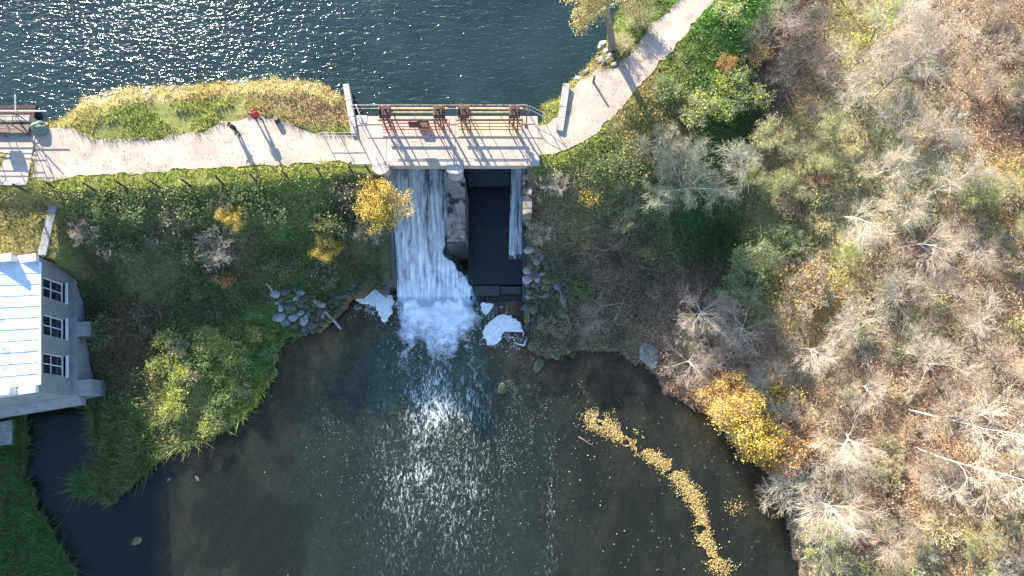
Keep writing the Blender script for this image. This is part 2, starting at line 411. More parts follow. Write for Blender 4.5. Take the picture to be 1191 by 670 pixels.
def _lift(a, b):          # places whose colour was read in shade have a lighter true colour
    if a > 880: return 1.28
    if 60 < a < 470 and 225 < b < 425 and not (190 < a < 330 and b > 380): return 2.5
    if a < 180 and b > 480: return 1.9
    if 620 < a < 830 and 225 < b < 400: return 1.9
    return 1.2
_bc = np.array([np.array(d) * _lift(a, b) for a, b, c, d in BLOBS], float)
STRIPS = [([(80, 128), (96, 108), (150, 98), (330, 86), (376, 92), (408, 112), (408, 128), (370, 112), (320, 108), (230, 118), (150, 122)], srgb(226, 212, 160), srgb(196, 178, 110)),
          ([(-60, 205), (150, 200), (300, 192), (436, 184), (436, 199), (380, 204), (300, 212), (220, 217), (150, 221), (60, 223), (-60, 225)], srgb(206, 196, 112), srgb(150, 172, 78)),
          ([(-60, 222), (58, 222), (62, 300), (-60, 300)], srgb(204, 190, 128), srgb(158, 152, 90))]
def ground_col(px, py):
    px = np.asarray(px).ravel(); py = np.asarray(py).ravel()
    jx = (fbm(px * .03, py * .03, 21) - .5) * 44; jy = (fbm(px * .03, py * .03, 41) - .5) * 44
    d2 = ((px + jx)[:, None] - _bp[None, :, 0]) ** 2 + ((py + jy)[:, None] - _bp[None, :, 1]) ** 2
    w = np.exp(-d2 / (2 * (_bp[None, :, 2] * .6) ** 2)) + 1e-9 / (1 + d2 * 1e-4)
    c = (w @ _bc) / w.sum(1)[:, None]
    c = c * .80 + c.mean(1)[:, None] * np.array((.23, .20, .14))
    vv = fbm(px * .06, py * .06, 88, 3)[:, None]
    for poly, ca, cb in STRIPS:
        c = np.where(in_poly(px, py, poly)[:, None], np.array(ca) * (1 - vv) + np.array(cb) * vv, c)
    return c

# ------------------------------------------------------------------ ground sheet
def axis(lo, hi, step, far):
    a = list(np.arange(lo, hi + 1e-6, step)); s = step
    left, right = [], []
    x = lo
    while x > -far: s *= 1.5; x -= s; left.append(x)
    s = step; x = hi
    while x < far: s *= 1.5; x += s; right.append(x)
    return np.array(left[::-1] + a + right)
gx = axis(-45, 48, .3, 320); gy = axis(-14, 42, .3, 320)
GX, GY = np.meshgrid(gx, gy)
GZ = ground_z(GX, GY)
nx, ny = len(gx), len(gy)
idx = np.arange(nx * ny).reshape(ny, nx)
quads = np.stack([idx[:-1, :-1], idx[:-1, 1:], idx[1:, 1:], idx[1:, :-1]], -1).reshape(-1, 4)
fx, fy, fzv = GX.ravel(), GY.ravel(), GZ.ravel()
gpx, gpy = toPx(fx, fy, fzv)
gpx = np.clip(gpx, -200, 1400); gpy = np.clip(gpy, -200, 900)
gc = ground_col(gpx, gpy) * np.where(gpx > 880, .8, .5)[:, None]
soil = np.array(srgb(92, 74, 56)) * .8
mixn = fbm(fx * .9, fy * .9, 77, 4)[:, None]
gc = gc * (1 - .55 * mixn) + soil * .55 * mixn
dr_ = d_river(fx, fy); dp_ = sd_poly(fx, fy, POND)
# river bed: brown silt and gravel at the sides, dark green-grey in the scoured middle
bedn = fbm(fx * .5, fy * .25, 5, 4)
bpx = gpx
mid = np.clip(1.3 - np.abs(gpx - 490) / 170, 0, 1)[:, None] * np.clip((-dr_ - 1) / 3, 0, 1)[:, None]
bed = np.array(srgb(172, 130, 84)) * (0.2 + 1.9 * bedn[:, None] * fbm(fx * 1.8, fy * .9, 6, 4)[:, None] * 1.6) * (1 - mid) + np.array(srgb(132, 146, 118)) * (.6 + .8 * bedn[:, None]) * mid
bed_shade = np.clip((215 - gpx) / 40, 0, 1)[:, None]  # building's shadow on the left water put into the bed colour
bed = bed * (1 - bed_shade) + np.array(srgb(56, 58, 56)) * bed_shade
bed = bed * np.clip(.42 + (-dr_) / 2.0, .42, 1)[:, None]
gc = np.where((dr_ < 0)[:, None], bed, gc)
pb = np.array(srgb(116, 92, 70)) * (.6 + .7 * bedn[:, None])
deep = np.clip((-dp_ - .6) / 2.2, 0, 1)[:, None]
pb = pb * 1.3 * (1 - deep) + np.array(srgb(46, 62, 58)) * deep
gc = np.where((dp_ < 0)[:, None], pb, gc)
m, nt, out = nodes_of('soil_and_litter'); L = nt.links.new
b = N(nt, 'ShaderNodeBsdfPrincipled'); b.inputs['Roughness'].default_value = .95; b.inputs['Specular IOR Level'].default_value = .15
vc = N(nt, 'ShaderNodeVertexColor', layer_name='col'); tc = N(nt, 'ShaderNodeTexCoord')
n1 = N(nt, 'ShaderNodeTexNoise'); n1.inputs['Scale'].default_value = 3.5; n1.inputs['Detail'].default_value = 9; n1.inputs['Roughness'].default_value = .75; L(tc.outputs['Object'], n1.inputs['Vector'])
r1 = ramp(nt, [(.3, (.45, .45, .45)), (.7, (1.5, 1.5, 1.5))], n1.outputs['Fac'])
mx = N(nt, 'ShaderNodeMix', data_type='RGBA', blend_type='MULTIPLY'); mx.inputs['Factor'].default_value = 1
L(vc.outputs[0], mx.inputs['A']); L(r1.outputs[0], mx.inputs['B']); L(mx.outputs['Result'], b.inputs['Base Color'])
bp = N(nt, 'ShaderNodeBump'); bp.inputs['Distance'].default_value = .12; L(n1.outputs['Fac'], bp.inputs['Height']); L(bp.outputs[0], b.inputs['Normal'])
L(b.outputs[0], out.inputs[0]); M['ground'] = m
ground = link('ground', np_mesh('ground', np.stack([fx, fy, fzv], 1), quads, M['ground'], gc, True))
tag(ground, 'earth embankment, river bed and wooded valley floor under the plants', kind='structure')

# ------------------------------------------------------------------ path
M['sand'] = solid('pale_packed_sand', (.315, .245, .195), (.435, .355, .288), .45, .95, .015, 16, stain=((.29, .225, .175), 1.1, .58), spec=.1)
def path_piece(poly):
    pts = []
    n = len(poly)
    for i in range(n):
        a = Vector(poly[i]); c = Vector(poly[(i + 1) % n]); k = max(1, int((c - a).length / .3))
        for j in range(k):
            p = a.lerp(c, j / k); e = (c - a).normalized(); nn = Vector((-e.y, e.x))
            p += nn * (float(fbm(p.x * 1.6, p.y * 1.6, 55, 4)) - .5) * .75
            pts.append(p)
    bm = bmesh.new()
    vs_ = [bm.verts.new((p.x, p.y, ZC + .012)) for p in pts]
    es = [bm.edges.new((vs_[i], vs_[(i + 1) % len(vs_)])) for i in range(len(vs_))]
    bmesh.ops.triangle_fill(bm, edges=es, use_beauty=True)
    for f in bm.faces:
        if f.normal.z < 0: f.normal_flip()
    me = bpy.data.meshes.new('path'); bm.to_mesh(me); bm.free(); me.materials.append(M['sand'])
    return me
for poly, lb in ((PATH_L, 'pale sandy footpath along the dam crest between the grass verges'), (PATH_R, 'pale sandy footpath climbing past the willow away from the sluice bridge')):
    tag(link('path', path_piece(poly)), lb, kind='structure')

# ------------------------------------------------------------------ water
def water_mat(name, turbid, mixd, tint, wave, rough=.06):
    m, nt, out = nodes_of(name); L = nt.links.new
    tc = N(nt, 'ShaderNodeTexCoord')
    h = None
    for (sc, rot, st, dist, det) in wave:
        mp = N(nt, 'ShaderNodeMapping'); mp.inputs['Rotation'].default_value = (0, 0, R(rot)); mp.inputs['Scale'].default_value = st
        L(tc.outputs['Object'], mp.inputs[0])
        nn = N(nt, 'ShaderNodeTexNoise'); nn.inputs['Scale'].default_value = sc; nn.inputs['Detail'].default_value = det; nn.inputs['Roughness'].default_value = .55; nn.inputs['Distortion'].default_value = .4
        L(mp.outputs[0], nn.inputs['Vector'])
        bp = N(nt, 'ShaderNodeBump'); bp.inputs['Strength'].default_value = 1; bp.inputs['Distance'].default_value = dist
        L(nn.outputs['Fac'], bp.inputs['Height'])
        if h: L(h.outputs[0], bp.inputs['Normal'])
        h = bp
    d = N(nt, 'ShaderNodeBsdfDiffuse'); d.inputs[0].default_value = (*turbid, 1)
    n2 = N(nt, 'ShaderNodeTexNoise'); n2.inputs['Scale'].default_value = .16; n2.inputs['Detail'].default_value = 3; L(tc.outputs['Object'], n2.inputs['Vector'])
    r2 = ramp(nt, [(.3, tuple(c * .75 for c in turbid)), (.7, tuple(c * 1.2 for c in turbid))], n2.outputs['Fac']); L(r2.outputs[0], d.inputs[0])
    t = N(nt, 'ShaderNodeBsdfTransparent'); t.inputs[0].default_value = (*tint, 1)
    g = N(nt, 'ShaderNodeBsdfGlossy'); g.inputs['Roughness'].default_value = rough
    fr = N(nt, 'ShaderNodeFresnel'); fr.inputs[0].default_value = 1.33
    m1 = N(nt, 'ShaderNodeMixShader'); m1.inputs[0].default_value = mixd; m2 = N(nt, 'ShaderNodeMixShader')
    L(t.outputs[0], m1.inputs[1]); L(d.outputs[0], m1.inputs[2])
    L(h.outputs[0], g.inputs['Normal']); L(h.outputs[0], fr.inputs['Normal'])
    L(fr.outputs[0], m2.inputs[0]); L(m1.outputs[0], m2.inputs[1]); L(g.outputs[0], m2.inputs[2]); L(m2.outputs[0], out.inputs[0])
    return m
M['pond'] = water_mat('pond_water', (.019, .038, .038), .72, (.66, .72, .70), [(1.7, 16, (.5, 1.35, 1), .13, 2), (4.4, 28, (.6, 1.4, 1), .058, 1)], .085)
def river_mat():
    m, nt, out = nodes_of('river_water'); L = nt.links.new
    tc = N(nt, 'ShaderNodeTexCoord'); at = N(nt, 'ShaderNodeAttribute', attribute_name='chop')
    def noise(sc, st, det, ro=.6, dis=.5):
        mp = N(nt, 'ShaderNodeMapping'); mp.inputs['Scale'].default_value = st; L(tc.outputs['Object'], mp.inputs[0])
        n = N(nt, 'ShaderNodeTexNoise'); n.inputs['Scale'].default_value = sc; n.inputs['Detail'].default_value = det; n.inputs['Roughness'].default_value = ro; n.inputs['Distortion'].default_value = dis
        L(mp.outputs[0], n.inputs['Vector']); return n.outputs['Fac']
    def mul(a, k, op='MULTIPLY'):
        q = N(nt, 'ShaderNodeMath', operation=op); L(a, q.inputs[0])
        if hasattr(k, 'links'): L(k, q.inputs[1])
        else: q.inputs[1].default_value = k
        return q.outputs[0]
    b1 = N(nt, 'ShaderNodeBump'); b1.inputs['Distance'].default_value = .05; L(noise(1.2, (1.2, .6, 1), 4), b1.inputs['Height'])
    b2 = N(nt, 'ShaderNodeBump'); b2.inputs['Distance'].default_value = .15; L(mul(noise(5.5, (1, .8, 1), 3), mul(at.outputs['Fac'], .60)), b2.inputs['Height']); L(b1.outputs[0], b2.inputs['Normal'])
    b3 = N(nt, 'ShaderNodeBump'); b3.inputs['Distance'].default_value = .014; L(noise(7, (1, .7, 1), 2), b3.inputs['Height']); L(b2.outputs[0], b3.inputs['Normal'])
    t = N(nt, 'ShaderNodeBsdfTransparent'); t.inputs[0].default_value = (.80, .82, .74, 1)
    d = N(nt, 'ShaderNodeBsdfDiffuse'); d.inputs[0].default_value = (.034, .046, .036, 1)
    g_ = N(nt, 'ShaderNodeBsdfGlossy'); g_.inputs['Roughness'].default_value = .05; fr = N(nt, 'ShaderNodeFresnel'); fr.inputs[0].default_value = 1.33
    L(b3.outputs[0], g_.inputs['Normal']); L(b3.outputs[0], fr.inputs['Normal'])
    m1 = N(nt, 'ShaderNodeMixShader'); m1.inputs[0].default_value = .2; L(t.outputs[0], m1.inputs[1]); L(d.outputs[0], m1.inputs[2])
    m2 = N(nt, 'ShaderNodeMixShader'); L(fr.outputs[0], m2.inputs[0]); L(m1.outputs[0], m2.inputs[1]); L(g_.outputs[0], m2.inputs[2])
    # thin broken film of foam where the water is churned
    film = mul(noise(3.4, (1.5, .55, 1), 7, .72, 1.2), mul(at.outputs['Fac'], .16), 'ADD')
    fm = ramp(nt, [(.60, (0, 0, 0)), (.78, (.85, .85, .85))], film)
    ff = mul(fm.outputs[0], mul(mul(at.outputs['Fac'], 1.6), 1.0, 'MINIMUM'))
    w = N(nt, 'ShaderNodeBsdfDiffuse'); w.inputs[0].default_value = (.62, .68, .64, 1)
    m3 = N(nt, 'ShaderNodeMixShader'); L(ff, m3.inputs[0]); L(m2.outputs[0], m3.inputs[1]); L(w.outputs[0], m3.inputs[2])
    L(m3.outputs[0], out.inputs[0]); return m
M['river'] = river_mat()
def tri_sheet(name, poly, z, mat):
    bm = bmesh.new(); vs_ = [bm.verts.new((p[0], p[1], z)) for p in poly]
    es = [bm.edges.new((vs_[i], vs_[(i + 1) % len(vs_)])) for i in range(len(vs_))]
    bmesh.ops.triangle_fill(bm, edges=es, use_beauty=True)
    for f in bm.faces:
        if f.normal.z < 0: f.normal_flip()
    me = bpy.data.meshes.new(name); bm.to_mesh(me); bm.free(); me.materials.append(mat)
    return link(name, me)
def grow(poly, d):
    n = len(poly); outp = []
    for i in range(n):
        a, c, e = Vector(poly[i - 1]), Vector(poly[i]), Vector(poly[(i + 1) % n])
        t = (e - a).normalized(); outp.append(tuple(c + Vector((t.y, -t.x)) * d))
    return outp
ar = sum(POND[i][0] * POND[(i + 1) % len(POND)][1] - POND[(i + 1) % len(POND)][0] * POND[i][1] for i in range(len(POND)))
pp = [p if p[1] > 60 or p[0] < -200 else q for p, q in zip(POND, grow(POND, .5 if ar > 0 else -.5))]
pp = [(p[0], min(p[1], 24.0) if abs(p[0]) < 12 and p[1] < 24.6 else p[1]) for p in pp]
tag(tri_sheet('pond', pp, ZP, M['pond']), 'rippled teal pond above the dam', kind='structure')
rx = axis(-24, 20, .4, 90); ry = axis(-14, 14.2, .4, 15); ry = np.concatenate([[-320, -150, -60, -30], ry[(ry > -20) & (ry < 14.3)]])
RX, RY = np.meshgrid(rx, ry); rpx, rpy = toPx(RX.ravel(), RY.ravel(), 0)
chop = np.exp(-((rpx - 508) / (50 + .16 * (rpy - 400))) ** 2) * np.clip((rpy - 392) / 40, 0, 1) * np.clip(1.15 - (rpy - 430) / 260, .10, 1) * np.clip(.15 + 1.35 * fbm(RX.ravel() * .7, RY.ravel() * .3, 19, 3), 0, 1.1)
chop = np.maximum(chop, .35 * np.exp(-((rpx - 640) / 9) ** 2) * np.clip((rpy - 470) / 60, 0, 1)) * (rpy < 900)
ii = np.arange(len(rx) * len(ry)).reshape(len(ry), len(rx))
river = link('river', np_mesh('river', np.stack([RX.ravel(), RY.ravel(), 0 * RX.ravel()], 1), np.stack([ii[:-1, :-1], ii[:-1, 1:], ii[1:, 1:], ii[1:, :-1]], -1).reshape(-1, 4), M['river'], None, True, None, {'chop': chop}))
tag(river, 'dark clear river below the dam', kind='structure')

# ------------------------------------------------------------------ sluice bridge
YD, YU = 19.9, 24.15          # downstream and upstream edge of the deck
XL, XR = -9.05, 0.78          # inner faces of the abutments
br = empty('sluice_bridge', (-4.2, 22, 0), 0, 'concrete sluice bridge with sand-covered deck spanning the two spillway bays', 'bridge')
br_off = Matrix.Translation((4.2, -22, 0))
def bpart(mb, name, mat, parent=br, **kw):
    mb.v = [tuple(br_off @ Vector(v)) for v in mb.v] if parent is br else mb.v
    return mb.build(name, mat, parent, **kw)
M['deck'] = solid('sandy_deck_concrete', (.345, .272, .222), (.43, .352, .292), .9, .95, .012, 22, stain=((.27, .21, .165), 1.3, .58), spec=.1)
# deck slabs, one over each bay and over the abutments, with joints
xs = [-11.6, -9.1, -4.15, 0.8, 1.9]
for i in range(4):
    bpart(MB().box(xs[i] + .01, xs[i + 1] - .01, YD + .32 if i in (1, 2) else YD + .1, YU - .35, 6.55, 7.018 + .003 * i), 'deck_slab', M['deck'], bevel=.02)
# downstream edge beam
bpart(MB().box(-9.75, 1.35, YD - .02, YD + .31, 6.45, 7.05), 'edge_beam', M['deck'], bevel=.03)
# rounded pier heads standing out of the edge beam
for cx in (-9.45, -4.12):
    mb = MB(); ring = [(cx - .62, YD + .30), (cx - .62, YD - .25)] + [(cx - .62 * math.cos(a), YD - .25 - .45 * math.sin(a)) for a in (R(30), R(60), R(90), R(120), R(150))] + [(cx + .62, YD - .25), (cx + .62, YD + .30)]
    mb.hexa([(x, y, -1) for x, y in reversed(ring)], [(x, y, 7.085) for x, y in reversed(ring)])
    bpart(mb, 'pier_head', M['concrete_light'], bevel=.03)
# middle pier running downstream, top falls slightly
mb = MB().hexa([(-4.78, 14.9, -1), (-3.46, 14.9, -1), (-3.46, 19.5, -1), (-4.78, 19.5, -1)], [(-4.78, 14.9, 4.75), (-3.46, 14.9, 4.75), (-3.46, 19.5, 5.85), (-4.78, 19.5, 5.85)])
bpart(mb, 'pier', M['pier'], bevel=.05)
bpart(MB().box(-4.75, -3.5, 19.51, 23.6, -1, 6.5), 'pier', M['concrete_wet'])
bpart(MB().box(-4.82, -3.42, 14.72, 14.96, -1, 4.68), 'pier_nose', M['concrete_wet'], bevel=.05)
# abutments
bpart(MB().box(-9.75, XL, 17.5, 23.6, -1.1, 6.5), 'abutment', M['concrete'])
bpart(MB().hexa([(-9.75, 12.2, -1.1), (XL, 12.2, -1.1), (XL, 17.49, -1.1), (-9.75, 17.49, -1.1)], [(-9.75, 12.2, 1.4), (XL, 12.2, 1.4), (XL, 17.49, 5.2), (-9.75, 17.49, 5.2)]), 'wing_wall', M['concrete_wet'])
bpart(MB().box(XR, 1.45, 16.4, 23.6, -1.1, 6.5), 'abutment', M['pier'], bevel=.03)
bpart(MB().hexa([(XR + .02, 11.2, -1.1), (1.25, 11.2, -1.1), (1.25, 16.39, -1.1), (XR + .02, 16.39, -1.1)], [(XR + .02, 11.2, .7), (1.25, 11.2, .7), (1.25, 16.39, 3.2), (XR + .02, 16.39, 3.2)]), 'wing_wall', M['concrete_wet'], bevel=.04)
bpart(MB().box(.95, 1.4, 9.6, 11.1, -1.0, .75), 'kerb_block', M['rock_moss'], bevel=.08)
bpart(MB().box(1.35, 2.0, YD - .05, YD + 1.0, 6.2, 7.22), 'corner_block', M['concrete_light'], bevel=.04)
# chute floors
def chute(x0, x1):
    mb = MB()
    mb.hexa([(x0, 11.6, -1.1), (x1, 11.6, -1.1), (x1, 23.6, -1.1), (x0, 23.6, -1.1)], [(x0, 11.6, -.5), (x1, 11.6, -.5), (x1, 23.6, 5.0), (x0, 23.6, 5.0)])
    return mb
bpart(chute(XL + .005, -4.77), 'chute_floor', M['concrete_wet'])
mb = MB()
prof = [(23.6, 3.4), (20.5, 1.4), (16.0, .6), (12.6, .52), (12.58, .18), (11.5, .12)]
top = [(y, z) for y, z in prof]
n0 = 0
for (y0, z0), (y1, z1) in zip(top[:-1], top[1:]):
    mb.hexa([(-3.49, y1, -1.1), (XR - .005, y1, -1.1), (XR - .005, y0, -1.1), (-3.49, y0, -1.1)], [(-3.49, y1, z1), (XR - .005, y1, z1), (XR - .005, y0, z0), (-3.49, y0, z0)])
M['wet_black'] = solid('algae_black_concrete', (.006, .007, .008), (.016, .016, .015), 2.5, .4, .03, 5, spec=.4)
bpart(mb, 'chute_floor', M['wet_black'])
bpart(MB().box(-3.0, -.95, 11.75, 12.55, -.4, .62), 'sill_block', M['concrete_wet'], bevel=.06)
bpart(MB().box(-.9, .75, 11.9, 12.5, -.4, .5), 'sill_block', M['concrete_wet'], bevel=.04)
# gates (steel panels between pier and abutments)
for x0, x1, z0 in ((XL + .01, -4.79, 5.6), (-3.48, XR - .01, 3.0)):
    mb = MB().box(x0, x1, 23.62, 23.74, z0, 6.52)
    bpart(mb, 'gate_panel', M['rust'])
# upstream wing walls
def wallseg(name, a, c, th, z0, z1, label, mat=M['concrete_light']):
    a, c = Vector((*a, 0)), Vector((*c, 0)); d = c - a; ang = math.atan2(d.y, d.x)
    t = empty(name, (a.x, a.y, 0), ang, label, 'wall')
    MB().hexa([(0, -th / 2, z0), (d.length, -th / 2, z0), (d.length, th / 2, z0), (0, th / 2, z0)], [(0, -th / 2, z1[0]), (d.length, -th / 2, z1[1]), (d.length, th / 2, z1[1]), (0, th / 2, z1[0])]).build('wall_body', mat, t, bevel=.05)
    k = int(d.length / 1.3)
    for i in range(k):                                    # coping blocks along the top
        u0, u1 = d.length * i / k, d.length * (i + 1) / k
        f = lambda u: z1[0] + (z1[1] - z1[0]) * u / d.length
        MB().hexa([(u0 + .01, -th / 2 - .05, f(u0)), (u1 - .01, -th / 2 - .05, f(u1)), (u1 - .01, th / 2 + .05, f(u1)), (u0 + .01, th / 2 + .05, f(u0))],
                  [(u0 + .01, -th / 2 - .05, f(u0) + .12), (u1 - .01, -th / 2 - .05, f(u1) + .12), (u1 - .01, th / 2 + .05, f(u1) + .12), (u0 + .01, th / 2 + .05, f(u0) + .12)]).build('coping_block', mat, t, bevel=.025)
    return t
wallseg('pond_wall', W(402, 97, 7.3), W(412, 156, 7.2), .34, 4, (7.15, 7.1), 'narrow concrete wing wall jutting into the pond beside the dry reeds')
wallseg('pond_wall', W(651, 152, 7.2), W(659, 97, 7.3), .42, 4, (7.1, 7.2), 'broad concrete wing wall jutting into the pond at the bend of the path')
wallseg('retaining_wall', W(63, 222, 6.5), bl(.1, 9.75), .5, -.4, (6.2, 6.15), 'tall grey retaining wall holding the dry-grass terrace beside the powerhouse', M['render_wall'])

# railings: posts and rails, one thing each
def railing(name, pts, h, rails, mat, label, every=1.5, r=.03, rr=.022, cat='railing', lean=0):
    t = empty(name, pts[0], 0, label, cat); o = Vector(pts[0])
    for a, c in zip(pts[:-1], pts[1:]):
        a, c = Vector(a) - o, Vector(c) - o; n = max(1, round((c - a).length / every))
        for i in range(n + 1):
            if i == 0 and (a.length > 1e-6): continue
            p = a.lerp(c, i / n)
            MB().tube([p, p + Vector((0, 0, h))], r, 6).build('post', mat, t)
        for z in rails:
            MB().tube([a + Vector((0, 0, z)), c + Vector((0, 0, z))], rr, 6).build('rail', mat, t)
    return t
railing('bridge_railing', [(-9.6, YD + .15, 7.04), (1.3, YD + .15, 7.04)], 1.0, (.5, 1.0), M['rail_grey'], 'thin steel railing along the downstream edge of the sluice bridge', 1.8, .022, .016)
railing('bridge_railing', [(-11.6, YU + .0, 6.9), (1.1, YU + .0, 6.9)], 1.15, (.62, 1.13), M['rail_pond'], 'pale brown tubular railing along the pond edge of the sluice bridge', 2.1, .024, .024)
railing('corner_railing', [(1.25, YU - .1, 7.0), (2.3, YU - .7, 7.0), (3.25, 22.6, 7.0)], 1.15, (.6, 1.13), M['rail_grey'], 'bent steel railing at the bridge corner beside the broad wing wall', 1.6, .028, .022)
railing('corner_railing', [(-12.1, 23.9, 7.0), (-11.2, 22.0, 7.0), (-13.6, 22.0, 7.0)], 1.05, (.55, 1.03), M['rail_grey'], 'low steel railing beside the narrow wing wall and dry reeds', 1.5, .028, .022)

# gate hoists
def hoist(x0, x1, label, box):
    t = empty('gate_hoist', ((x0 + x1) / 2, 23.0, 7.03), 0, label, 'gate hoist')
    w = (x1 - x0) / 2
    for sx in (-1, 1):
        for sy in (-.42, .42):
            MB().box(sx * (w - .35) - .055, sx * (w - .35) + .055, sy - .055, sy + .055, 0, 1.75).build('leg', M['rust'], t)
            MB().box(sx * (w - .95) - .04, sx * (w - .95) + .04, sy - .04, sy + .04, 0, 1.75).build('leg', M['rust_dark'], t)
        MB().tube([(sx * (w - .35), -.42, .15), (sx * (w - .95), -.42, 1.7)], .03, 5).build('brace', M['rust'], t)
        MB().box(sx * (w - .35) - .05, sx * (w - .35) + .05, -.36, .36, 1.63, 1.74).build('cross_beam', M['rust'], t)
    MB().box(-w, w, -.49, -.39, 1.752, 1.90).build('top_beam', M['rust'], t, bevel=.015)
    MB().box(-w, w, .38, .50, 1.752, 1.93).build('top_beam', M['ochre'], t, bevel=.015)
    MB().tube([(-w + .2, 0, 2.12), (w - .2, 0, 2.12)], .055, 8).build('drive_shaft', M['ochre'], t)
    MB().box(-w + .1, w - .1, -.56, -.53, .5, .62).build('guard_rail', M['rust'], t)
    MB().box(-w + .1, w - .1, -.56, -.53, .98, 1.08).build('guard_rail', M['rust'], t)
    for sx in (-1, 1):
        g = MB().box(sx * (w - .62) - .33, sx * (w - .62) + .33, -.42, .36, 1.96, 2.5).build('gear_box', M['rust_dark'], t, bevel=.05)
        mb = MB(); c = Vector((sx * (w - .62) + sx * .40, -.02, 2.2)); mb.disc(c, (1, 0, 0), .36, .09, 16)
        for k in range(16):
            a = k * math.pi / 8; q = Matrix.Translation(c) @ Matrix.Rotation(a, 4, 'X'); mb.box(-.04, .04, -.045, .045, .34, .44, q)
        mb.build('gear_wheel', M['rust_dark'], g)
        MB().tube([(sx * (w - .62), .0, -.3), (sx * (w - .62), .0, 2.75)], .06, 7).build('gate_spindle', M['rust_dark'], t)
        mb = MB()
        for k in range(12):
            a0, a1 = k * math.pi / 6, (k + 1) * math.pi / 6
            mb.tube([(sx * (w - .62) + .26 * math.cos(a0), .26 * math.sin(a0), 2.6), (sx * (w - .62) + .26 * math.cos(a1), .26 * math.sin(a1), 2.6)], .025, 5)
        for k in range(4):
            a = k * math.pi / 2; mb.tube([(sx * (w - .62), 0, 2.6), (sx * (w - .62) + .26 * math.cos(a), .26 * math.sin(a), 2.6)], .018, 5)
        mb.build('hand_wheel', M['rust_dark'], t)
    MB().box(-w + .05, w - .05, -.9, .62, .0, .035).build('floor_plate', M['rust_plate'] if box else M['gravel_plate'], t)
    if box:
        MB().box(-.35, .5, -.6, -.5, .95, 1.72).build('switch_panel', M['rust_dark'], t, bevel=.02)
        MB().box(.15, .95, -.3, .25, .04, .5).build('motor_housing', M['rust_dark'], t, bevel=.08)
    for k in range(3):
        x = -w + .7 + k * (2 * w - 1.4) / 2
        MB().box(x - .02, x + .02, -.565, -.525, .0, 1.75).build('guard_post', M['rust'], t)
    return t
hoist(-9.45, -4.55, 'rusty gate hoist with a dark switch panel standing over the flowing bay', True)
hoist(-3.95, .75, 'rusty gate hoist on leaf-strewn plate standing over the dry bay', False)
for (px, py, h, lb) in ((612, 150, 2.6, 'tall thin rusty pole at the end of the dry-bay gate hoist'), (541, 152, 2.3, 'thin rusty pole standing between the two gate hoists')):
    p = on_ground(px, py); t = empty('pole', (p.x, p.y, 7.02), 0, lb, 'pole')
    MB().tube([(0, 0, 0), (0, 0, h)], .04, 7).build('shaft', M['rust'], t)
    MB().box(-.12, .12, -.12, .12, 0, .03).build('base_plate', M['rust_dark'], t)
# white marker post by the pond rail
t = empty('marker_post', (-11.05, 23.6, 7.0), 0, 'white marker post beside the pond rail near the narrow wing wall', 'post')
MB().tube([(0, 0, 0), (.0, .12, 1.9)], .045, 7).build('shaft', M['rail_white'], t)
MB().box(-.75, .42, -.55, .25, 0, .05).build('base_slab', M['concrete_light'], t, bevel=.02)

# ------------------------------------------------------------------ intake bridge at the powerhouse head
it = empty('intake_bridge', (-37.5, 21, 0), 0, 'concrete intake bridge with trash-rack frame at the head of the powerhouse', 'bridge')
ax, ay = -37.5, 21
MB().box(-9, 2.75, -2.35, 2.2, 6.35, 7.06).build('deck_slab', M['deck'], it, bevel=.03)
MB().box(-9, 2.78, -2.62, -2.36, 6.1, 7.12).build('edge_beam', M['concrete'], it, bevel=.03)
MB().box(-9, 2.3, 2.21, 2.75, 5.2, 7.3).build('rack_beam', M['concrete'], it, bevel=.03)
for k in range(8):
    MB().box(-9, 2.2, 2.80 + k * .13, 2.87 + k * .13, 6.6 - k * .02, 6.75).build('rack_bar', M['rust_dark'], it)
MB().box(-9, 2.4, 1.2, 2.0, 7.065, 7.3).build('walkway', M['wood_post'], it, bevel=.02)
for y in (1.15, 2.1):
    for k in range(6):
        MB().tube([(2.4 - k * 1.7, y, 7.06), (2.4 - k * 1.7, y, 9.0)], .035, 6).build('frame_post', M['rust_dark'], it)
    for z in (7.7, 8.35, 9.0):
        MB().tube([(-9, y, z), (2.4, y, z)], .03, 6).build('frame_rail', M['rust_dark'], it)
for k in range(6):
    MB().tube([(2.4 - k * 1.7, 1.15, 9.0), (2.4 - k * 1.7, 2.1, 9.0)], .03, 6).build('frame_tie', M['rust_dark'], it)
MB().tube([(2.4, 1.15, 7.1), (2.4, 2.1, 8.9)], .03, 6).build('frame_brace', M['rust_dark'], it)
MB().tube([(-9, 2.6, 8.2), (4.1, 2.6, 8.2)], .04, 7).build('white_rail', M['rail_white'], it)
MB().tube([(1.2, 2.3, 7.1), (2.6, 3.2, 9.4)], .045, 7).build('rake_pole', M['rail_white'], it)
g = MB().box(-.2, .55, 1.9, 2.5, 8.2, 8.75).build('winch', M['rust_dark'], it, bevel=.1)
MB().disc((.62, 2.2, 8.5), (1, 0, 0), .38, .08, 14).build('winch_wheel', M['rust_dark'], g)
for o in it.children: pass
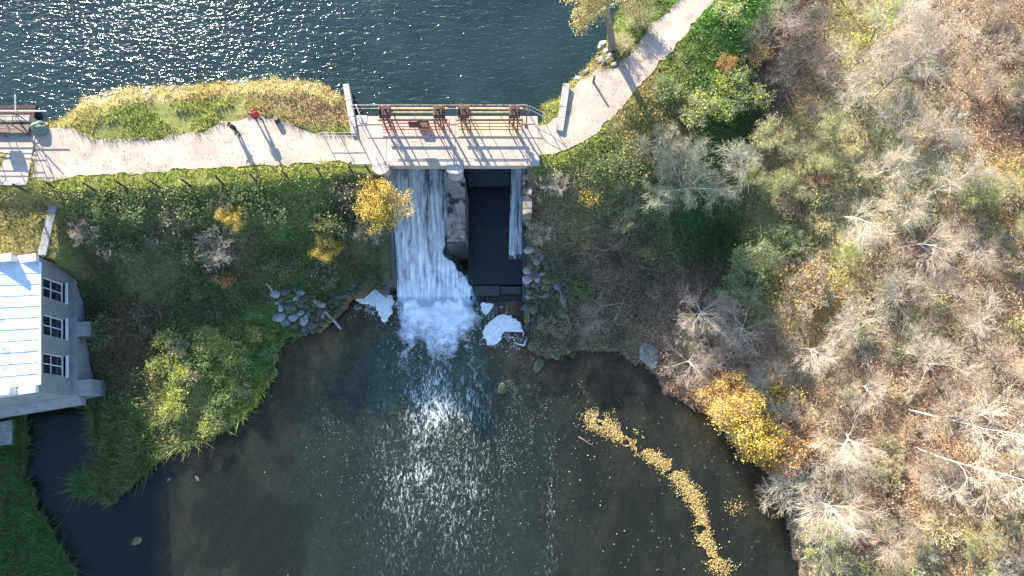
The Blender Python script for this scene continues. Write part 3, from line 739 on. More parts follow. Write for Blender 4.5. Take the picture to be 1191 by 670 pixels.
# green tarpaulin heap at the intake corner
def blob_mesh(name, r, mat, seed, sub=3, amp=.25, fl=.0, smooth=True, fr=1.3):
    bm = bmesh.new(); bmesh.ops.create_icosphere(bm, subdivisions=sub, radius=1)
    from mathutils import noise
    off = Vector((seed * 3.1, seed * 1.7, seed * .9))
    for v in bm.verts:
        d = noise.noise(v.co * fr + off) * amp + noise.noise(v.co * fr * 2.6 + off) * amp * .45
        v.co = v.co * (1 + d); v.co.x *= r[0]; v.co.y *= r[1]; v.co.z *= r[2]
        if v.co.z < -fl * r[2]: v.co.z = -fl * r[2]
    me = bpy.data.meshes.new(name); bm.to_mesh(me); bm.free()
    me.polygons.foreach_set('use_smooth', [smooth] * len(me.polygons)); me.materials.append(mat)
    return me
o = link('tarpaulin', blob_mesh('tarpaulin', (.62, .5, .5), M['tarp'], 4, 3, .35, .2, False))
o.location = (-34.4, 22.75, 7.15); tag(o, 'crumpled pale green tarpaulin heaped at the end of the intake bridge', 'tarpaulin')

# ------------------------------------------------------------------ powerhouse
ph = empty('powerhouse', BORG, BROT, 'grey rendered powerhouse with white sheet roof and three dark windows', 'building')
ZW0, ZL, ZR = -.5, 3.0, 6.5
# upper wall as strips round the three openings (east side)
wy = [(1.35, 2.85), (4.1, 5.6), (6.85, 8.35)]         # window spans along the wall
wz = (3.45, 5.9)
ys = [0.0] + [v for w_ in wy for v in w_] + [9.6]
for i in range(0, len(ys), 2):
    MB().box(-.42, 0, ys[i] + .001, ys[i + 1] - .001, ZL, ZR).build('wall_panel', M['render_wall'], ph)
for a, c in wy:
    MB().box(-.42, -.003, a, c, ZL, wz[0]).build('wall_panel', M['render_wall'], ph)
    MB().box(-.42, -.003, a, c, wz[1], ZR).build('wall_panel', M['render_wall'], ph)
    w = MB().box(-.30, -.26, a, c, wz[0], wz[1]).build('window', M['glass'], ph)
    fr = MB()
    for (y0, y1, z0, z1) in ((a, a + .07, *wz), (c - .07, c, *wz), (a + .07, c - .07, wz[0], wz[0] + .08), (a + .07, c - .07, wz[1] - .08, wz[1])):
        fr.box(-.32, -.18, y0, y1, z0, z1)
    fr.build('frame', M['frame_white'], w)
    mz = wz[0] + 1.3
    for (y0, y1, z0, z1) in (((a + c) / 2 - .03, (a + c) / 2 + .03, wz[0] + .08, wz[1] - .08), (a + .07, c - .07, mz - .03, mz + .03)):
        MB().box(-.258, -.21 - (.006 if y1 - y0 > .5 else 0), y0, y1, z0, z1).build('glazing_bar', M['frame_white'], w)
    for (y0, y1) in ((a + .08, (a + c) / 2 - .035), ((a + c) / 2 + .035, c - .08)):
        for (z0, z1) in ((wz[0] + .09, mz - .035), (mz + .035, wz[1] - .09)):
            MB().box(-.257, -.245, y0, y1, z0, z1).build('pane', M['glass'], w)
    MB().box(-.17, .16, a - .06, c + .06, wz[0] - .1, wz[0] + .0).build('sill', M['frame_white'], w, bevel=.01)
# plinth ledge and lower wall
MB().box(-.5, .42, -.02, 9.62, ZL - .2, ZL - .003).build('ledge', M['render_wall'], ph, bevel=.02)
MB().box(-.5, .34, 0, 9.6, ZW0, ZL - .21).build('lower_wall', M['render_wall'], ph)
for y0 in (.02, 4.4, 8.5):
    d = 1.1
    MB().hexa([(.345, y0, ZW0), (1.35, y0, ZW0), (1.35, y0 + d, ZW0), (.345, y0 + d, ZW0)], [(.345, y0, 2.75), (1.15, y0, 2.3), (1.15, y0 + d, 2.3), (.345, y0 + d, 2.75)]).build('buttress', M['render_wall'], ph, bevel=.02)
# other sides
MB().box(-14, -.43, 0, .4, 1.9, ZR).build('wall_panel', M['render_wall'], ph)
MB().box(-14, -.43, 9.2, 9.6, ZW0, ZR).build('wall_panel', M['render_wall'], ph)
MB().box(-14, -13.6, .41, 9.19, ZW0, ZR + 0).build('wall_panel', M['render_wall'], ph)
MB().box(-5.2, -4.3, -.02, .9, ZW0, 1.88).build('draft_pier', M['concrete'], ph)
MB().box(-1.6, -.55, 0, .9, ZW0, 1.88).build('draft_pier', M['concrete_wet'], ph)
MB().box(-14, -.5, 2.2, 2.5, ZW0, 2.5).build('tailrace_wall', M['concrete_wet'], ph)
MB().hexa([(-14, -.75, 1.5), (.3, -.6, 1.5), (.3, -.01, 1.5), (-14, -.01, 1.5)], [(-14, -.75, 2.1), (.3, -.6, 1.9), (.3, -.01, 2.5), (-14, -.01, 2.6)]).build('tailrace_lintel', M['render_wall'], ph, bevel=.03)
MB().box(-8.5, -5.6, -2.6, -.8, ZW0, .9).build('tailrace_quay', M['concrete'], ph, bevel=.05)
# roof: sheets rising to the ridge
SL = .42
def roof_sheet(y0, y1, i):
    mb = MB(); x0, x1 = .12, -7.0; z0 = ZR + .06
    zz = lambda x: z0 + (0.12 - x) * SL
    lift = .004 * (i % 2)
    mb.hexa([(x1, y0, zz(x1) + lift), (x0, y0, zz(x0) + lift), (x0, y1, zz(x0) + lift), (x1, y1, zz(x1) + lift)], [(x1, y0, zz(x1) + .05 + lift), (x0, y0, zz(x0) + .05 + lift), (x0, y1, zz(x0) + .05 + lift), (x1, y1, zz(x1) + .05 + lift)])
    return mb
rf = MB().hexa([(-7, .42, ZR), (-.01, .42, ZR), (-.01, 9.18, ZR), (-7, 9.18, ZR)], [(-7, .42, ZR + 7 * SL), (-.01, .42, ZR + .03), (-.01, 9.18, ZR + .03), (-7, 9.18, ZR + 7 * SL)]).build('roof', M['render_wall'], ph)
nsh = 11
for i in range(nsh):
    y0 = .45 + i * (8.7 / nsh); y1 = y0 + 8.7 / nsh
    roof_sheet(y0 + .004, y1 - .004, i).build('roof_sheet', M['roof'], rf)
    s_ = MB(); s_.hexa([(-7, y1 - .03, ZR + .10 + 7.12 * SL), (.12, y1 - .03, ZR + .10), (.12, y1 + .03, ZR + .10), (-7, y1 + .03, ZR + .10 + 7.12 * SL)], [(-7, y1 - .012, ZR + .135 + 7.12 * SL), (.12, y1 - .012, ZR + .135), (.12, y1 + .012, ZR + .135), (-7, y1 + .012, ZR + .135 + 7.12 * SL)]).build('standing_seam', M['roof'], rf)
MB().hexa([(-14, .42, ZR), (-7.01, .42, ZR), (-7.01, 9.18, ZR), (-14, 9.18, ZR)], [(-14, .42, ZR + .05), (-7.01, .42, ZR + 7 * SL), (-7.01, 9.18, ZR + 7 * SL), (-14, 9.18, ZR + .05)]).build('roof_slope', M['roof'], ph)
# stepped gable parapets
for y0, y1 in ((-.03, .41), (9.19, 9.63)):
    st = [(0.1, -1.05), (-1.05, -3.0), (-3.0, -5.0), (-5.0, -7.0), (-7.0, -9.0), (-9, -11), (-11, -13)]
    for i, (xa, xb) in enumerate(st):
        h = [.42, 1.15, 2.0, 2.85, 3.3, 2.4, 1.6][i]
        MB().box(xb + .004, xa - .004, y0, y1, ZR + .003, ZR + h).build('parapet_step', M['parapet'], ph, bevel=.02)
        MB().box(xb - .03, xa + .03 if i else xa + .08, y0 - .06, y1 + .06, ZR + h + .003, ZR + h + .09).build('parapet_coping', M['parapet'], ph, bevel=.015)
MB().box(.121, .26, .45, 9.15, ZR - .02, ZR + .1).build('gutter', M['frame_white'], ph, bevel=.02)

# ------------------------------------------------------------------ waterfall and foam
def fall_mat(name, lo, hi, stx, sty, dark=(.03, .06, .09)):
    m, nt, out = nodes_of(name); L = nt.links.new
    uv = N(nt, 'ShaderNodeUVMap', uv_map='uv'); mp = N(nt, 'ShaderNodeMapping'); mp.inputs['Scale'].default_value = (stx, sty, 1); L(uv.outputs[0], mp.inputs[0])
    n1 = N(nt, 'ShaderNodeTexNoise'); n1.inputs['Scale'].default_value = 1; n1.inputs['Detail'].default_value = 9; n1.inputs['Roughness'].default_value = .72; n1.inputs['Distortion'].default_value = .5; L(mp.outputs[0], n1.inputs['Vector'])
    at = N(nt, 'ShaderNodeAttribute', attribute_name='foam')
    ad = N(nt, 'ShaderNodeMath', operation='ADD'); L(n1.outputs['Fac'], ad.inputs[0]); L(at.outputs['Fac'], ad.inputs[1])
    r = ramp(nt, [(lo, (0, 0, 0)), (hi, (1, 1, 1))], ad.outputs[0])
    d = N(nt, 'ShaderNodeBsdfDiffuse'); d.inputs[0].default_value = (.82, .84, .85, 1)
    wd = N(nt, 'ShaderNodeBsdfPrincipled'); wd.inputs['Base Color'].default_value = (*dark, 1); wd.inputs['Roughness'].default_value = .15
    tr = N(nt, 'ShaderNodeBsdfTransparent'); tr.inputs[0].default_value = (.8, .9, .95, 1)
    m0 = N(nt, 'ShaderNodeMixShader'); m0.inputs[0].default_value = .15; L(tr.outputs[0], m0.inputs[1]); L(wd.outputs[0], m0.inputs[2])
    m1 = N(nt, 'ShaderNodeMixShader'); L(r.outputs[0], m1.inputs[0]); L(m0.outputs[0], m1.inputs[1]); L(d.outputs[0], m1.inputs[2]); L(m1.outputs[0], out.inputs[0])
    return m
M['fall'] = fall_mat('falling_water', .40, .76, 3.6, .42)
M['froth'] = fall_mat('froth', .50, .78, 1.6, 1.6, (.02, .045, .06))
def sheet(name, left, right, zs, nu, nv, mat, foam, lump, seed, label, kind='structure'):
    """left/right: x at stations, ys; grid swept between them"""
    V, U, FO = [], [], []
    st = np.linspace(0, 1, nv)
    for j, s in enumerate(st):
        y = np.interp(s, *zs['y']); z = np.interp(s, *zs['z']); xl = np.interp(s, *left); xr = np.interp(s, *right)
        for i in range(nu):
            u = i / (nu - 1); x = xl + (xr - xl) * u
            nz = float(fbm(x * 2.2, y * .7, seed, 4)) - .5
            n3 = float(fbm(x * 3.5, y * 3.0, seed + 5, 3)) - .5
            zz = z + lump(s) * (nz * .5 + n3 * .7 * s)
            V.append((x, y, zz)); U.append((x, y)); FO.append(foam(u, s, x, y))
    ii = np.arange(nu * nv).reshape(nv, nu)
    F = np.stack([ii[:-1, :-1], ii[1:, :-1], ii[1:, 1:], ii[:-1, 1:]], -1).reshape(-1, 4)
    o = link(name, np_mesh(name, V, F, mat, None, True, np.array(U), {'foam': FO}))
    return tag(o, label, kind=kind)
sheet('waterfall', ([0, 1], [XL + .05, XL + .02]), ([0, .66, .74, .86, 1], [-4.82, -4.82, -4.1, -3.0, -2.5]), {'y': ([0, 1], [23.3, 10.9]), 'z': ([0, .12, .5, .85, .94, 1], [5.55, 5.35, 3.25, .95, .35, .12])}, 60, 130, M['fall'],
      lambda u, s, x, y: .03 + .12 * s - .13 * math.exp(-((u - .66 + .1 * s) / .06) ** 2) * (1 - .6 * s) - .10 * max(0, .22 - s) * 3 - 6 * max(0, s - .93) - .8 * (max(0, u - .74 - .26 * float(fbm(x * 1.5, y * 1.5, 83, 3))) / .12) * (1 if s > .6 else .1) - 0 * max(0, (u - .90) / .10) ** 1.5 * (1 if s > .55 else .3), lambda s: .12 + .28 * s, 3, 'broken white water sliding down the left spillway bay')
sheet('waterfall', ([0, .5, 1], [.05, -.15, -.25]), ([0, 1], [XR - .02, XR - .02]), {'y': ([0, 1], [23.2, 14.6]), 'z': ([0, .3, .7, 1], [4.6, 3.0, 1.7, .75])}, 14, 60, M['fall'],
      lambda u, s, x, y: .06 + .05 * s - .1 * max(0, .25 - u), lambda s: .12 + .2 * s, 13, 'narrow white leak of water down the side of the dry bay')
# wet film of slow water on the dry bay apron
tag(tri_sheet('apron_water', [(-3.48, 12.62), (XR - .01, 12.62), (XR - .01, 18.5), (-3.48, 18.5)], .86, M['river']), 'still dark water lying on the apron of the dry bay', kind='structure')
# plunge pool froth: heaped white water below the fall
V, F, U, FO = [], [], [], []
nu, nv = 90, 90
for j in range(nv):
    for i in range(nu):
        x = -10.2 + 9.6 * i / (nu - 1); y = 13.2 - 10.4 * j / (nv - 1)
        cx = -5.8; hw = 3.3 + 1.6 * (float(fbm(y * .9 + (40 if x > -5.8 else 0), 7.0, 95, 3)) - .5)
        e = max(0, 1 - (abs(x - cx) / (hw + .5 * (j / nv))) ** 3) if abs(x - cx) < hw + .5 else 0
        s = (12.7 + 2.4 * (float(fbm(x * 1.3, y * .5, 93, 3)) - .5) - y) / (7.4 + 2.6 * (float(fbm(x * 1.1, 3.0, 67, 3)) - .5) * 2)
        f = e * (1 - max(0, s)) if s > 0 else e * max(0, 1 + s * 6)
        hgt = (float(fbm(x * 1.7, y * 1.7, 61, 4)) - .35) * 1.1 * max(f, 0) ** 1.0
        V.append((x, y, .035 + max(hgt, 0))); U.append((x, y)); FO.append(-.40 + .98 * max(f, 0) ** .65)
ii = np.arange(nu * nv).reshape(nv, nu); F = np.stack([ii[:-1, :-1], ii[1:, :-1], ii[1:, 1:], ii[:-1, 1:]], -1).reshape(-1, 4)
def froth_only(name, lo, hi, sc):
    m, nt, out = nodes_of(name); L = nt.links.new
    uv = N(nt, 'ShaderNodeUVMap', uv_map='uv'); n1 = N(nt, 'ShaderNodeTexNoise'); n1.inputs['Scale'].default_value = sc; n1.inputs['Detail'].default_value = 9; n1.inputs['Roughness'].default_value = .75; n1.inputs['Distortion'].default_value = .8; L(uv.outputs[0], n1.inputs['Vector'])
    at = N(nt, 'ShaderNodeAttribute', attribute_name='foam'); ad = N(nt, 'ShaderNodeMath', operation='ADD'); L(n1.outputs['Fac'], ad.inputs[0]); L(at.outputs['Fac'], ad.inputs[1])
    r = ramp(nt, [(lo, (0, 0, 0)), (hi, (1, 1, 1))], ad.outputs[0])
    d = N(nt, 'ShaderNodeBsdfDiffuse'); d.inputs[0].default_value = (.84, .86, .87, 1); tr = N(nt, 'ShaderNodeBsdfTransparent')
    m1 = N(nt, 'ShaderNodeMixShader'); L(r.outputs[0], m1.inputs[0]); L(tr.outputs[0], m1.inputs[1]); L(d.outputs[0], m1.inputs[2]); L(m1.outputs[0], out.inputs[0])
    return m
M['froth_only'] = froth_only('plunge_froth', .42, .80, 1.9)
gs = np.random.default_rng(77); ns = 5200
sx_ = gs.normal(-6.1, 1.7, ns); sy_ = 12.2 - np.abs(gs.normal(0, 2.6, ns)); sz_ = .05 + np.abs(gs.normal(0, .35, ns)) * np.exp(-((12 - sy_) / 4) ** 2)
Vs, Fs = quad_cloud(np.column_stack([sx_, sy_, sz_]), .055, 7); 
tag(link('spray', np_mesh('spray', Vs, Fs, M['foliage'], np.full((len(Vs), 3), .8))), 'drops of spray thrown up at the foot of the fall', kind='stuff')
tag(link('froth', np_mesh('froth', V, F, M['froth_only'], None, True, np.array(U), {'foam': FO})), 'heaped white froth where the fall hits the river', kind='stuff')
# settled foam rafts, thick and creamy
M['foam'] = solid('creamy_foam', (.60, .60, .57), (.86, .85, .80), 3.5, .95, .04, 9)
def raft(pxs, label, seed):
    poly = [Vector(W(a, c, .05)) for a, c in pxs]; n = len(poly); pts = []
    for i in range(n):
        p0, p1, p2, p3 = poly[i - 1], poly[i], poly[(i + 1) % n], poly[(i + 2) % n]
        for k in range(14):
            t = k / 14
            q = .5 * ((2 * p1) + (p2 - p0) * t + (2 * p0 - 5 * p1 + 4 * p2 - p3) * t * t + (3 * p1 - p0 - 3 * p2 + p3) * t ** 3)
            rr_ = (float(fbm(q.x * 3, q.y * 3, seed * 7, 4)) - .5) * .55; q = q + Vector((rr_, rr_ * .7)) + Vector((random.uniform(-.025, .025), random.uniform(-.025, .025))); pts.append(q)
    c = sum(pts, Vector((0, 0))) / len(pts)
    bm = bmesh.new()
    rings = []
    for zz, k in ((.0, 1.0), (.09, .985), (.15, .93)):
        rings.append([bm.verts.new((p.x * k + c.x * (1 - k), p.y * k + c.y * (1 - k), zz + .005)) for p in pts])
    for a, d in zip(rings[:-1], rings[1:]):
        for i in range(len(a)):
            j = (i + 1) % len(a); bm.faces.new((a[i], a[j], d[j], d[i]))
    es = [bm.edges.get((rings[-1][i], rings[-1][(i + 1) % len(pts)])) for i in range(len(pts))]
    bmesh.ops.triangle_fill(bm, edges=es, use_beauty=True)
    bmesh.ops.recalc_face_normals(bm, faces=bm.faces)
    bmesh.ops.translate(bm, verts=bm.verts, vec=(-c.x, -c.y, 0))
    me = bpy.data.meshes.new('foam_raft'); bm.to_mesh(me); bm.free(); me.materials.append(M['foam'])
    o = link('foam_raft', me); o.location = (c.x, c.y, 0); return tag(o, label, 'foam')
raft([(413, 349), (424, 338), (436, 336), (446, 342), (458, 346), (456, 360), (448, 375), (442, 366), (436, 356), (424, 353)], 'creamy foam raft lying against the rocks beside the main fall', 1)
raft([(562, 384), (570, 374), (582, 366), (596, 368), (606, 378), (613, 394), (610, 402), (600, 400), (592, 390), (586, 386), (580, 398), (570, 402), (564, 394)], 'largest creamy foam raft floating below the dry bay sill', 2)
raft([(558, 354), (566, 352), (572, 358), (566, 366), (560, 364)], 'small foam clot caught under the mossy sill block', 3)
raft([(613, 292), (618, 290), (621, 300), (617, 310), (612, 308)], 'sliver of foam stuck among rocks by the dry bay wall', 4)
raft([(540, 322), (548, 320), (552, 327), (545, 331)], 'tiny foam clot at the foot of the middle pier', 5)

gs = np.random.default_rng(78); cr = []
for (a, c, sx, sy, n_) in ((436, 352, 14, 10, 420), (588, 386, 17, 12, 520), (420, 360, 9, 6, 160), (604, 398, 9, 9, 200), (565, 358, 8, 6, 120), (545, 330, 6, 5, 80), (470, 395, 12, 26, 220), (552, 380, 8, 22, 200)):
    q = np.column_stack([gs.normal(a, sx, n_), gs.normal(c, sy, n_)])
    cr.append(np.array([W(u, v, .03) for u, v in q]))
cr = np.concatenate(cr); cr = cr[(d_river(cr[:, 0], cr[:, 1]) < -.05) & (fbm(cr[:, 0] * 2.2, cr[:, 1] * 2.2, 97, 3) > .46)]
V, F = quad_cloud(np.column_stack([cr, np.full(len(cr), .03)]), .10, 8, .93)
tag(link('foam_crumbs', np_mesh('foam_crumbs', V, F, M['foliage'], np.full((len(V), 3), .74))), 'crumbs of foam breaking off round the foam rafts', kind='stuff')

# ------------------------------------------------------------------ plants: skeletons, leaves
def skeleton(seed, h, r0, counts, lens, angs, up=.25, start=.25, lean=(0, 0), stems=1, wob=.18):
    rnd = random.Random(seed); out_ = []
    def rv(): return Vector((rnd.gauss(0, 1), rnd.gauss(0, 1), rnd.gauss(0, 1)))
    def go(p, d, Ln, r, lev):
        nseg = (5, 4, 3, 2, 2)[min(lev, 4)]
        pts, rad = [p.copy()], [r]; q = p.copy(); dd = d.copy()
        for i in range(nseg):
            dd = (dd + rv() * wob * (.5 if lev == 0 else 1) + Vector((0, 0, up * (0.3 if lev > 1 else 1) * .5))).normalized()
            q = q + dd * Ln / nseg; pts.append(q.copy()); rad.append(r * (1 - .82 * (i + 1) / nseg))
        out_.append((pts, rad, lev))
        if lev < len(counts):
            n = counts[lev]
            for c in range(n):
                t = start + (1 - start) * (c + rnd.random()) / n if lev == 0 else .15 + .85 * (c + rnd.random()) / n
                t = min(t, .98)
                k = int(t * nseg); a = pts[k].lerp(pts[k + 1], t * nseg - k)
                ax_ = (pts[k + 1] - pts[k]).normalized(); s_ = ax_.orthogonal().normalized()
                s_ = Quaternion(ax_, rnd.random() * 6.283) @ s_
                an = angs[lev] * (.7 + .6 * rnd.random())
                nd = (ax_ * math.cos(an) + s_ * math.sin(an)).normalized()
                go(a, nd, lens[lev] * (1 - .5 * t) * (.7 + .6 * rnd.random()), max(rad[k] * .5, .0085), lev + 1)
    for s in range(stems):
        if stems == 1: d = Vector((lean[0], lean[1], 1)).normalized(); p = Vector((0, 0, -.15))
        else:
            a = 6.283 * (s + rnd.random() * .7) / stems; tl = .25 + .75 * rnd.random()
            d = Vector((math.cos(a) * tl, math.sin(a) * tl, 1)).normalized(); p = Vector((math.cos(a) * .12, math.sin(a) * .12, -.1))
        go(p, d, h * (1 if stems == 1 else .7 + .4 * rnd.random()), r0, 0)
    return out_
def sk_mesh(sk, lev_from, lev_to, name, sides=(8, 5, 4, 3, 3)):
    mb = MB()
    for pts, rad, lev in sk:
        if lev_from <= lev <= lev_to: mb.tube(pts, [max(x, .0065) for x in rad], sides[min(lev, 4)], cap=False)
    return mb.mesh(name, None, True)
def leaf_cloud(sk, n, size, seed, name, lev_min=2, jit=.16):
    g = np.random.default_rng(seed)
    segs = [(p[i], p[i + 1]) for p, r, l in sk if l >= lev_min for i in range(len(p) - 1)]
    A = np.array([s[0] for s in segs]); B = np.array([s[1] for s in segs])
    k = g.integers(0, len(segs), n); t = g.random((n, 1))
    C = A[k] * (1 - t) + B[k] * t + g.normal(size=(n, 3)) * jit
    C[:, 2] = np.maximum(C[:, 2], .05)
    V, F = quad_cloud(C, size, seed)
    return np_mesh(name, V, F)

PROTO = {}
def proto(key, variants, **p):
    lst = []
    for v in range(variants):
        sk = skeleton(hash_key(key) + v * 17, p['h'], p['r'], p['counts'], p['lens'], p['angs'], p.get('up', .25), p.get('start', .25), p.get('lean', (0, 0)), p.get('stems', 1), p.get('wob', .18))
        tl = p.get('trunk_lev', 0)
        lst.append(dict(trunk=sk_mesh(sk, 0, tl, 'trunk'), br=sk_mesh(sk, tl + 1, 9, 'branches'), sk=sk))
        lv = {}
        for ln, (n, sz, lm) in p.get('leaf', {}).items(): lv[ln] = leaf_cloud(sk, n, sz, v + 5, 'leaves', lm)
        lst[-1]['leaf'] = lv
    PROTO[key] = lst
def hash_key(s): return sum(ord(c) * (i + 3) for i, c in enumerate(s)) % 9973
proto('tall', 3, h=7.5, r=.12, counts=(13, 8, 6, 2), lens=(3.4, 2.0, 1.15, .65), angs=(.9, .6, .5, .5), up=.2, start=.3, wob=.13, trunk_lev=1,
      leaf={'few': (420, .12, 3), 'some': (1500, .13, 2), 'many': (3600, .14, 2)})
proto('fan', 2, h=5.6, r=.10, counts=(14, 8, 6, 2), lens=(3.8, 2.2, 1.25, .7), angs=(1.1, .58, .5, .5), up=.12, start=.22, wob=.13, trunk_lev=1,
      leaf={'few': (420, .12, 3), 'some': (1600, .13, 2), 'many': (3600, .14, 2)})
proto('bush', 3, h=2.3, r=.035, counts=(7, 6, 4), lens=(1.2, .7, .4), angs=(.8, .8, .7), up=.15, start=.15, stems=8, trunk_lev=0,
      leaf={'few': (250, .11, 2), 'some': (900, .12, 1), 'many': (2000, .13, 1), 'dense': (9500, .088, 1)})
proto('low', 2, h=1.2, r=.02, counts=(6, 5), lens=(.75, .4), angs=(.9, .8), up=.05, start=.1, stems=9,
      leaf={'few': (120, .11, 1), 'some': (420, .12, 0), 'many': (900, .12, 0)})
proto('birch', 2, h=11, r=.075, counts=(16, 7, 5, 2), lens=(3.2, 1.9, 1.1, .6), angs=(.8, .6, .5, .5), up=.10, start=.35, lean=(.3, .12), wob=.2, trunk_lev=1,
      leaf={'few': (300, .10, 3)})
proto('willow', 1, h=9.4, r=.34, counts=(15, 9, 6, 2), lens=(4.0, 1.8, 1.0, .5), angs=(1.1, .75, .7, .7), up=.05, start=.46, lean=(-.16, .05), wob=.10,
      leaf={'many': (15000, .13, 2)})
proto('osier', 1, h=4.6, r=.09, counts=(12, 8, 5), lens=(2.4, 1.3, .8), angs=(.9, .65, .6), up=.10, start=.2, stems=6,
      leaf={'many': (7500, .11, 1)})

def plant(name, key, v, loc, s, rz, bark, twig, leaf=None, lmat=None, label='', cat='tree', group=None, tilt=(0, 0), sz=1.0):
    p = PROTO[key][v % len(PROTO[key])]
    t = empty(name, loc, rz, label, cat, group); t.scale = (s, s, s * sz); t.rotation_euler = (tilt[0], tilt[1], rz)
    for nm, me, mt in (('trunk' if cat == 'tree' else 'stem', p['trunk'], bark), ('branches' if cat == 'tree' else 'twigs', p['br'], twig)):
        o = link(nm, me, t)
        if not me.materials: me.materials.append(None)
        o.material_slots[0].link = 'OBJECT'; o.material_slots[0].material = M[mt]
    if leaf:
        me = p['leaf'][leaf]; o = link('crown' if cat == 'tree' else 'foliage', me, t)
        if not me.materials: me.materials.append(None)
        o.material_slots[0].link = 'OBJECT'; o.material_slots[0].material = LEAF[lmat]
    return t
def base_for(px, py, hc):
    """foot of a plant whose crown middle, hc above ground, shows at this picture point"""
    z = 2.0
    for _ in range(20):
        x, y = W(px, py, z + hc); z = .5 * z + .5 * gz(x, y)
    x, y = W(px, py, z + hc); return Vector((x, y, gz(x, y)))
def put(name, key, v, px, py, s, bark, twig, leaf, lmat, label, cat='shrub', group=None, hc=None, tilt=(0, 0), sz=1.0, rz=None):
    hh = {'tall': 5.2, 'fan': 4.0, 'bush': 1.4, 'low': .6, 'birch': 8, 'willow': 5.5, 'osier': 2.6}[key]
    loc = base_for(px, py, hh * s * sz if hc is None else hc)
    return plant(name, key, v, loc, s, random.random() * 6.28 if rz is None else rz, bark, twig, leaf, lmat, label, cat, group, tilt, sz)

# --- shrubs one can point at
put('shrub', 'bush', 0, 442, 240, 1.05, 'bark', 'twig_dark', 'dense', 'yellow', 'big golden-yellow leafy bush beside the left end of the sluice bridge')
put('shrub', 'bush', 1, 271, 250, .58, 'bark', 'twig_dark', 'dense', 'yellow', 'round yellow bush high on the shaded dam slope')
put('shrub', 'bush', 2, 379, 287, .62, 'bark', 'twig_dark', 'dense', 'yellow', 'small yellow bush half way down the shaded dam slope')
put('shrub', 'bush', 0, 380, 258, .55, 'bark', 'twig_dark', 'many', 'olive', 'olive-green bush directly above the small yellow bush on the dam slope')
put('shrub', 'bush', 1, 250, 288, .95, 'bark', 'twig_mauve', None, None, 'leafless mauve bush on the shaded dam slope below the round yellow bush')
put('shrub', 'low', 0, 262, 326, .7, 'bark', 'twig_dark', 'many', 'orange', 'little orange and red leafed shrub below the leafless mauve bush')
put('shrub', 'low', 1, 240, 320, .6, 'bark', 'twig_dark', 'few', 'tan', 'little tan shrub beside the orange and red leafed one')
put('shrub', 'bush', 2, 430, 265, .7, 'bark', 'twig_mauve', None, None, 'leafless bush under the big golden-yellow bush')
put('shrub', 'bush', 0, 95, 270, .6, 'bark', 'twig_mauve', 'few', 'pale', 'straggly pale bush beside the grey retaining wall')
put('shrub', 'low', 0, 686, 228, .75, 'bark', 'twig_dark', 'many', 'yellow', 'upright yellow-leafed shrub on the brown slope beside the dry bay')
put('shrub', 'low', 1, 683, 250, .7, 'bark', 'twig_dark', 'some', 'olive', 'olive shrub just below the upright yellow-leafed shrub')
put('shrub', 'low', 0, 681, 284, .5, 'bark', 'twig_dark', 'some', 'yellow', 'small bright yellow tuft low on the brown slope beside the dry bay')
put('shrub', 'low', 1, 751, 289, .6, 'bark', 'twig_dark', 'many', 'lime', 'small lime-green bush by the grassy gully')
put('shrub', 'bush', 1, 648, 214, .55, 'bark', 'twig_pale', 'few', 'tan', 'dry tan bush beside the bridge abutment')
put('shrub', 'low', 0, 627, 268, 1.0, 'bark', 'twig_pale', None, None, 'bleached leafless bush behind the dry bay wall')
put('shrub', 'low', 1, 672, 336, .9, 'bark', 'twig_dark', 'many', 'green', 'pale green leafy plant above the heap of dead branches')
put('shrub', 'bush', 2, 846, 74, .42, 'bark', 'twig_dark', 'many', 'orange', 'small salmon-orange bush on the green embankment')
put('shrub', 'bush', 0, 884, 62, .45, 'bark', 'twig_dark', 'many', 'gold', 'small golden bush at the edge of the dark thicket')
put('shrub', 'low', 0, 843, 105, .7, 'bark', 'twig_dark', 'many', 'lime', 'small lime bush below the salmon-orange bush')
put('tree', 'osier', 0, 802, 205, .82, 'bark_pale', 'twig_olive', 'many', 'silver', 'silvery grey-green willow spreading at the foot of the embankment', 'tree')
put('shrub', 'osier', 0, 768, 178, .5, 'bark_pale', 'twig_pale', 'many', 'silver', 'smaller silvery willow bush touching the big one')
plant('tree', 'willow', 0, on_ground(712, 57), .95, .4, 'bark', 'twig_olive', 'many', 'straw', 'thick-trunked tree with pale gold crown standing between pond and path', 'tree', None)
put('shrub', 'bush', 1, 744, 20, .65, 'bark', 'twig_pale', 'many', 'olive', 'rounded olive-yellow bush beside the path behind the thick-trunked tree')
put('shrub', 'bush', 2, 722, 48, .5, 'bark', 'twig_pale', 'some', 'lime', 'yellow-green bush at the foot of the thick-trunked tree')
put('tree', 'bush', 0, 888, 496, 1.6, 'bark', 'twig_dark', 'dense', 'yellow', 'golden-yellow tree leaning out over the river', 'tree')
put('tree', 'bush', 1, 850, 462, 1.25, 'bark', 'twig_pale', 'dense', 'gold', 'amber-leafed bushy tree beside the golden one over the river', 'tree')
put('tree', 'bush', 2, 926, 512, 1.2, 'bark', 'twig_mauve', 'many', 'orange', 'thin orange-leafed bushy tree behind the golden one over the river', 'tree')
put('tree', 'fan', 0, 968, 585, .82, 'bark_pale', 'twig_pale', None, None, 'leafless pale tree with radiating branches casting a dark shadow by the river', 'tree')
put('tree', 'birch', 0, 1120, 470, .95, 'bark_birch', 'twig_pale', None, None, 'white-stemmed birch leaning with long bare limbs', 'tree', rz=-1.0, hc=6)
put('tree', 'birch', 1, 1130, 520, .9, 'bark_birch', 'twig_pale', None, None, 'second white-stemmed birch leaning almost level', 'tree', rz=-1.2, hc=6)
put('tree', 'birch', 0, 1050, 80, .85, 'bark', 'twig_mauve', None, None, 'slender grey tree leaning away up the slope', 'tree', rz=.5)
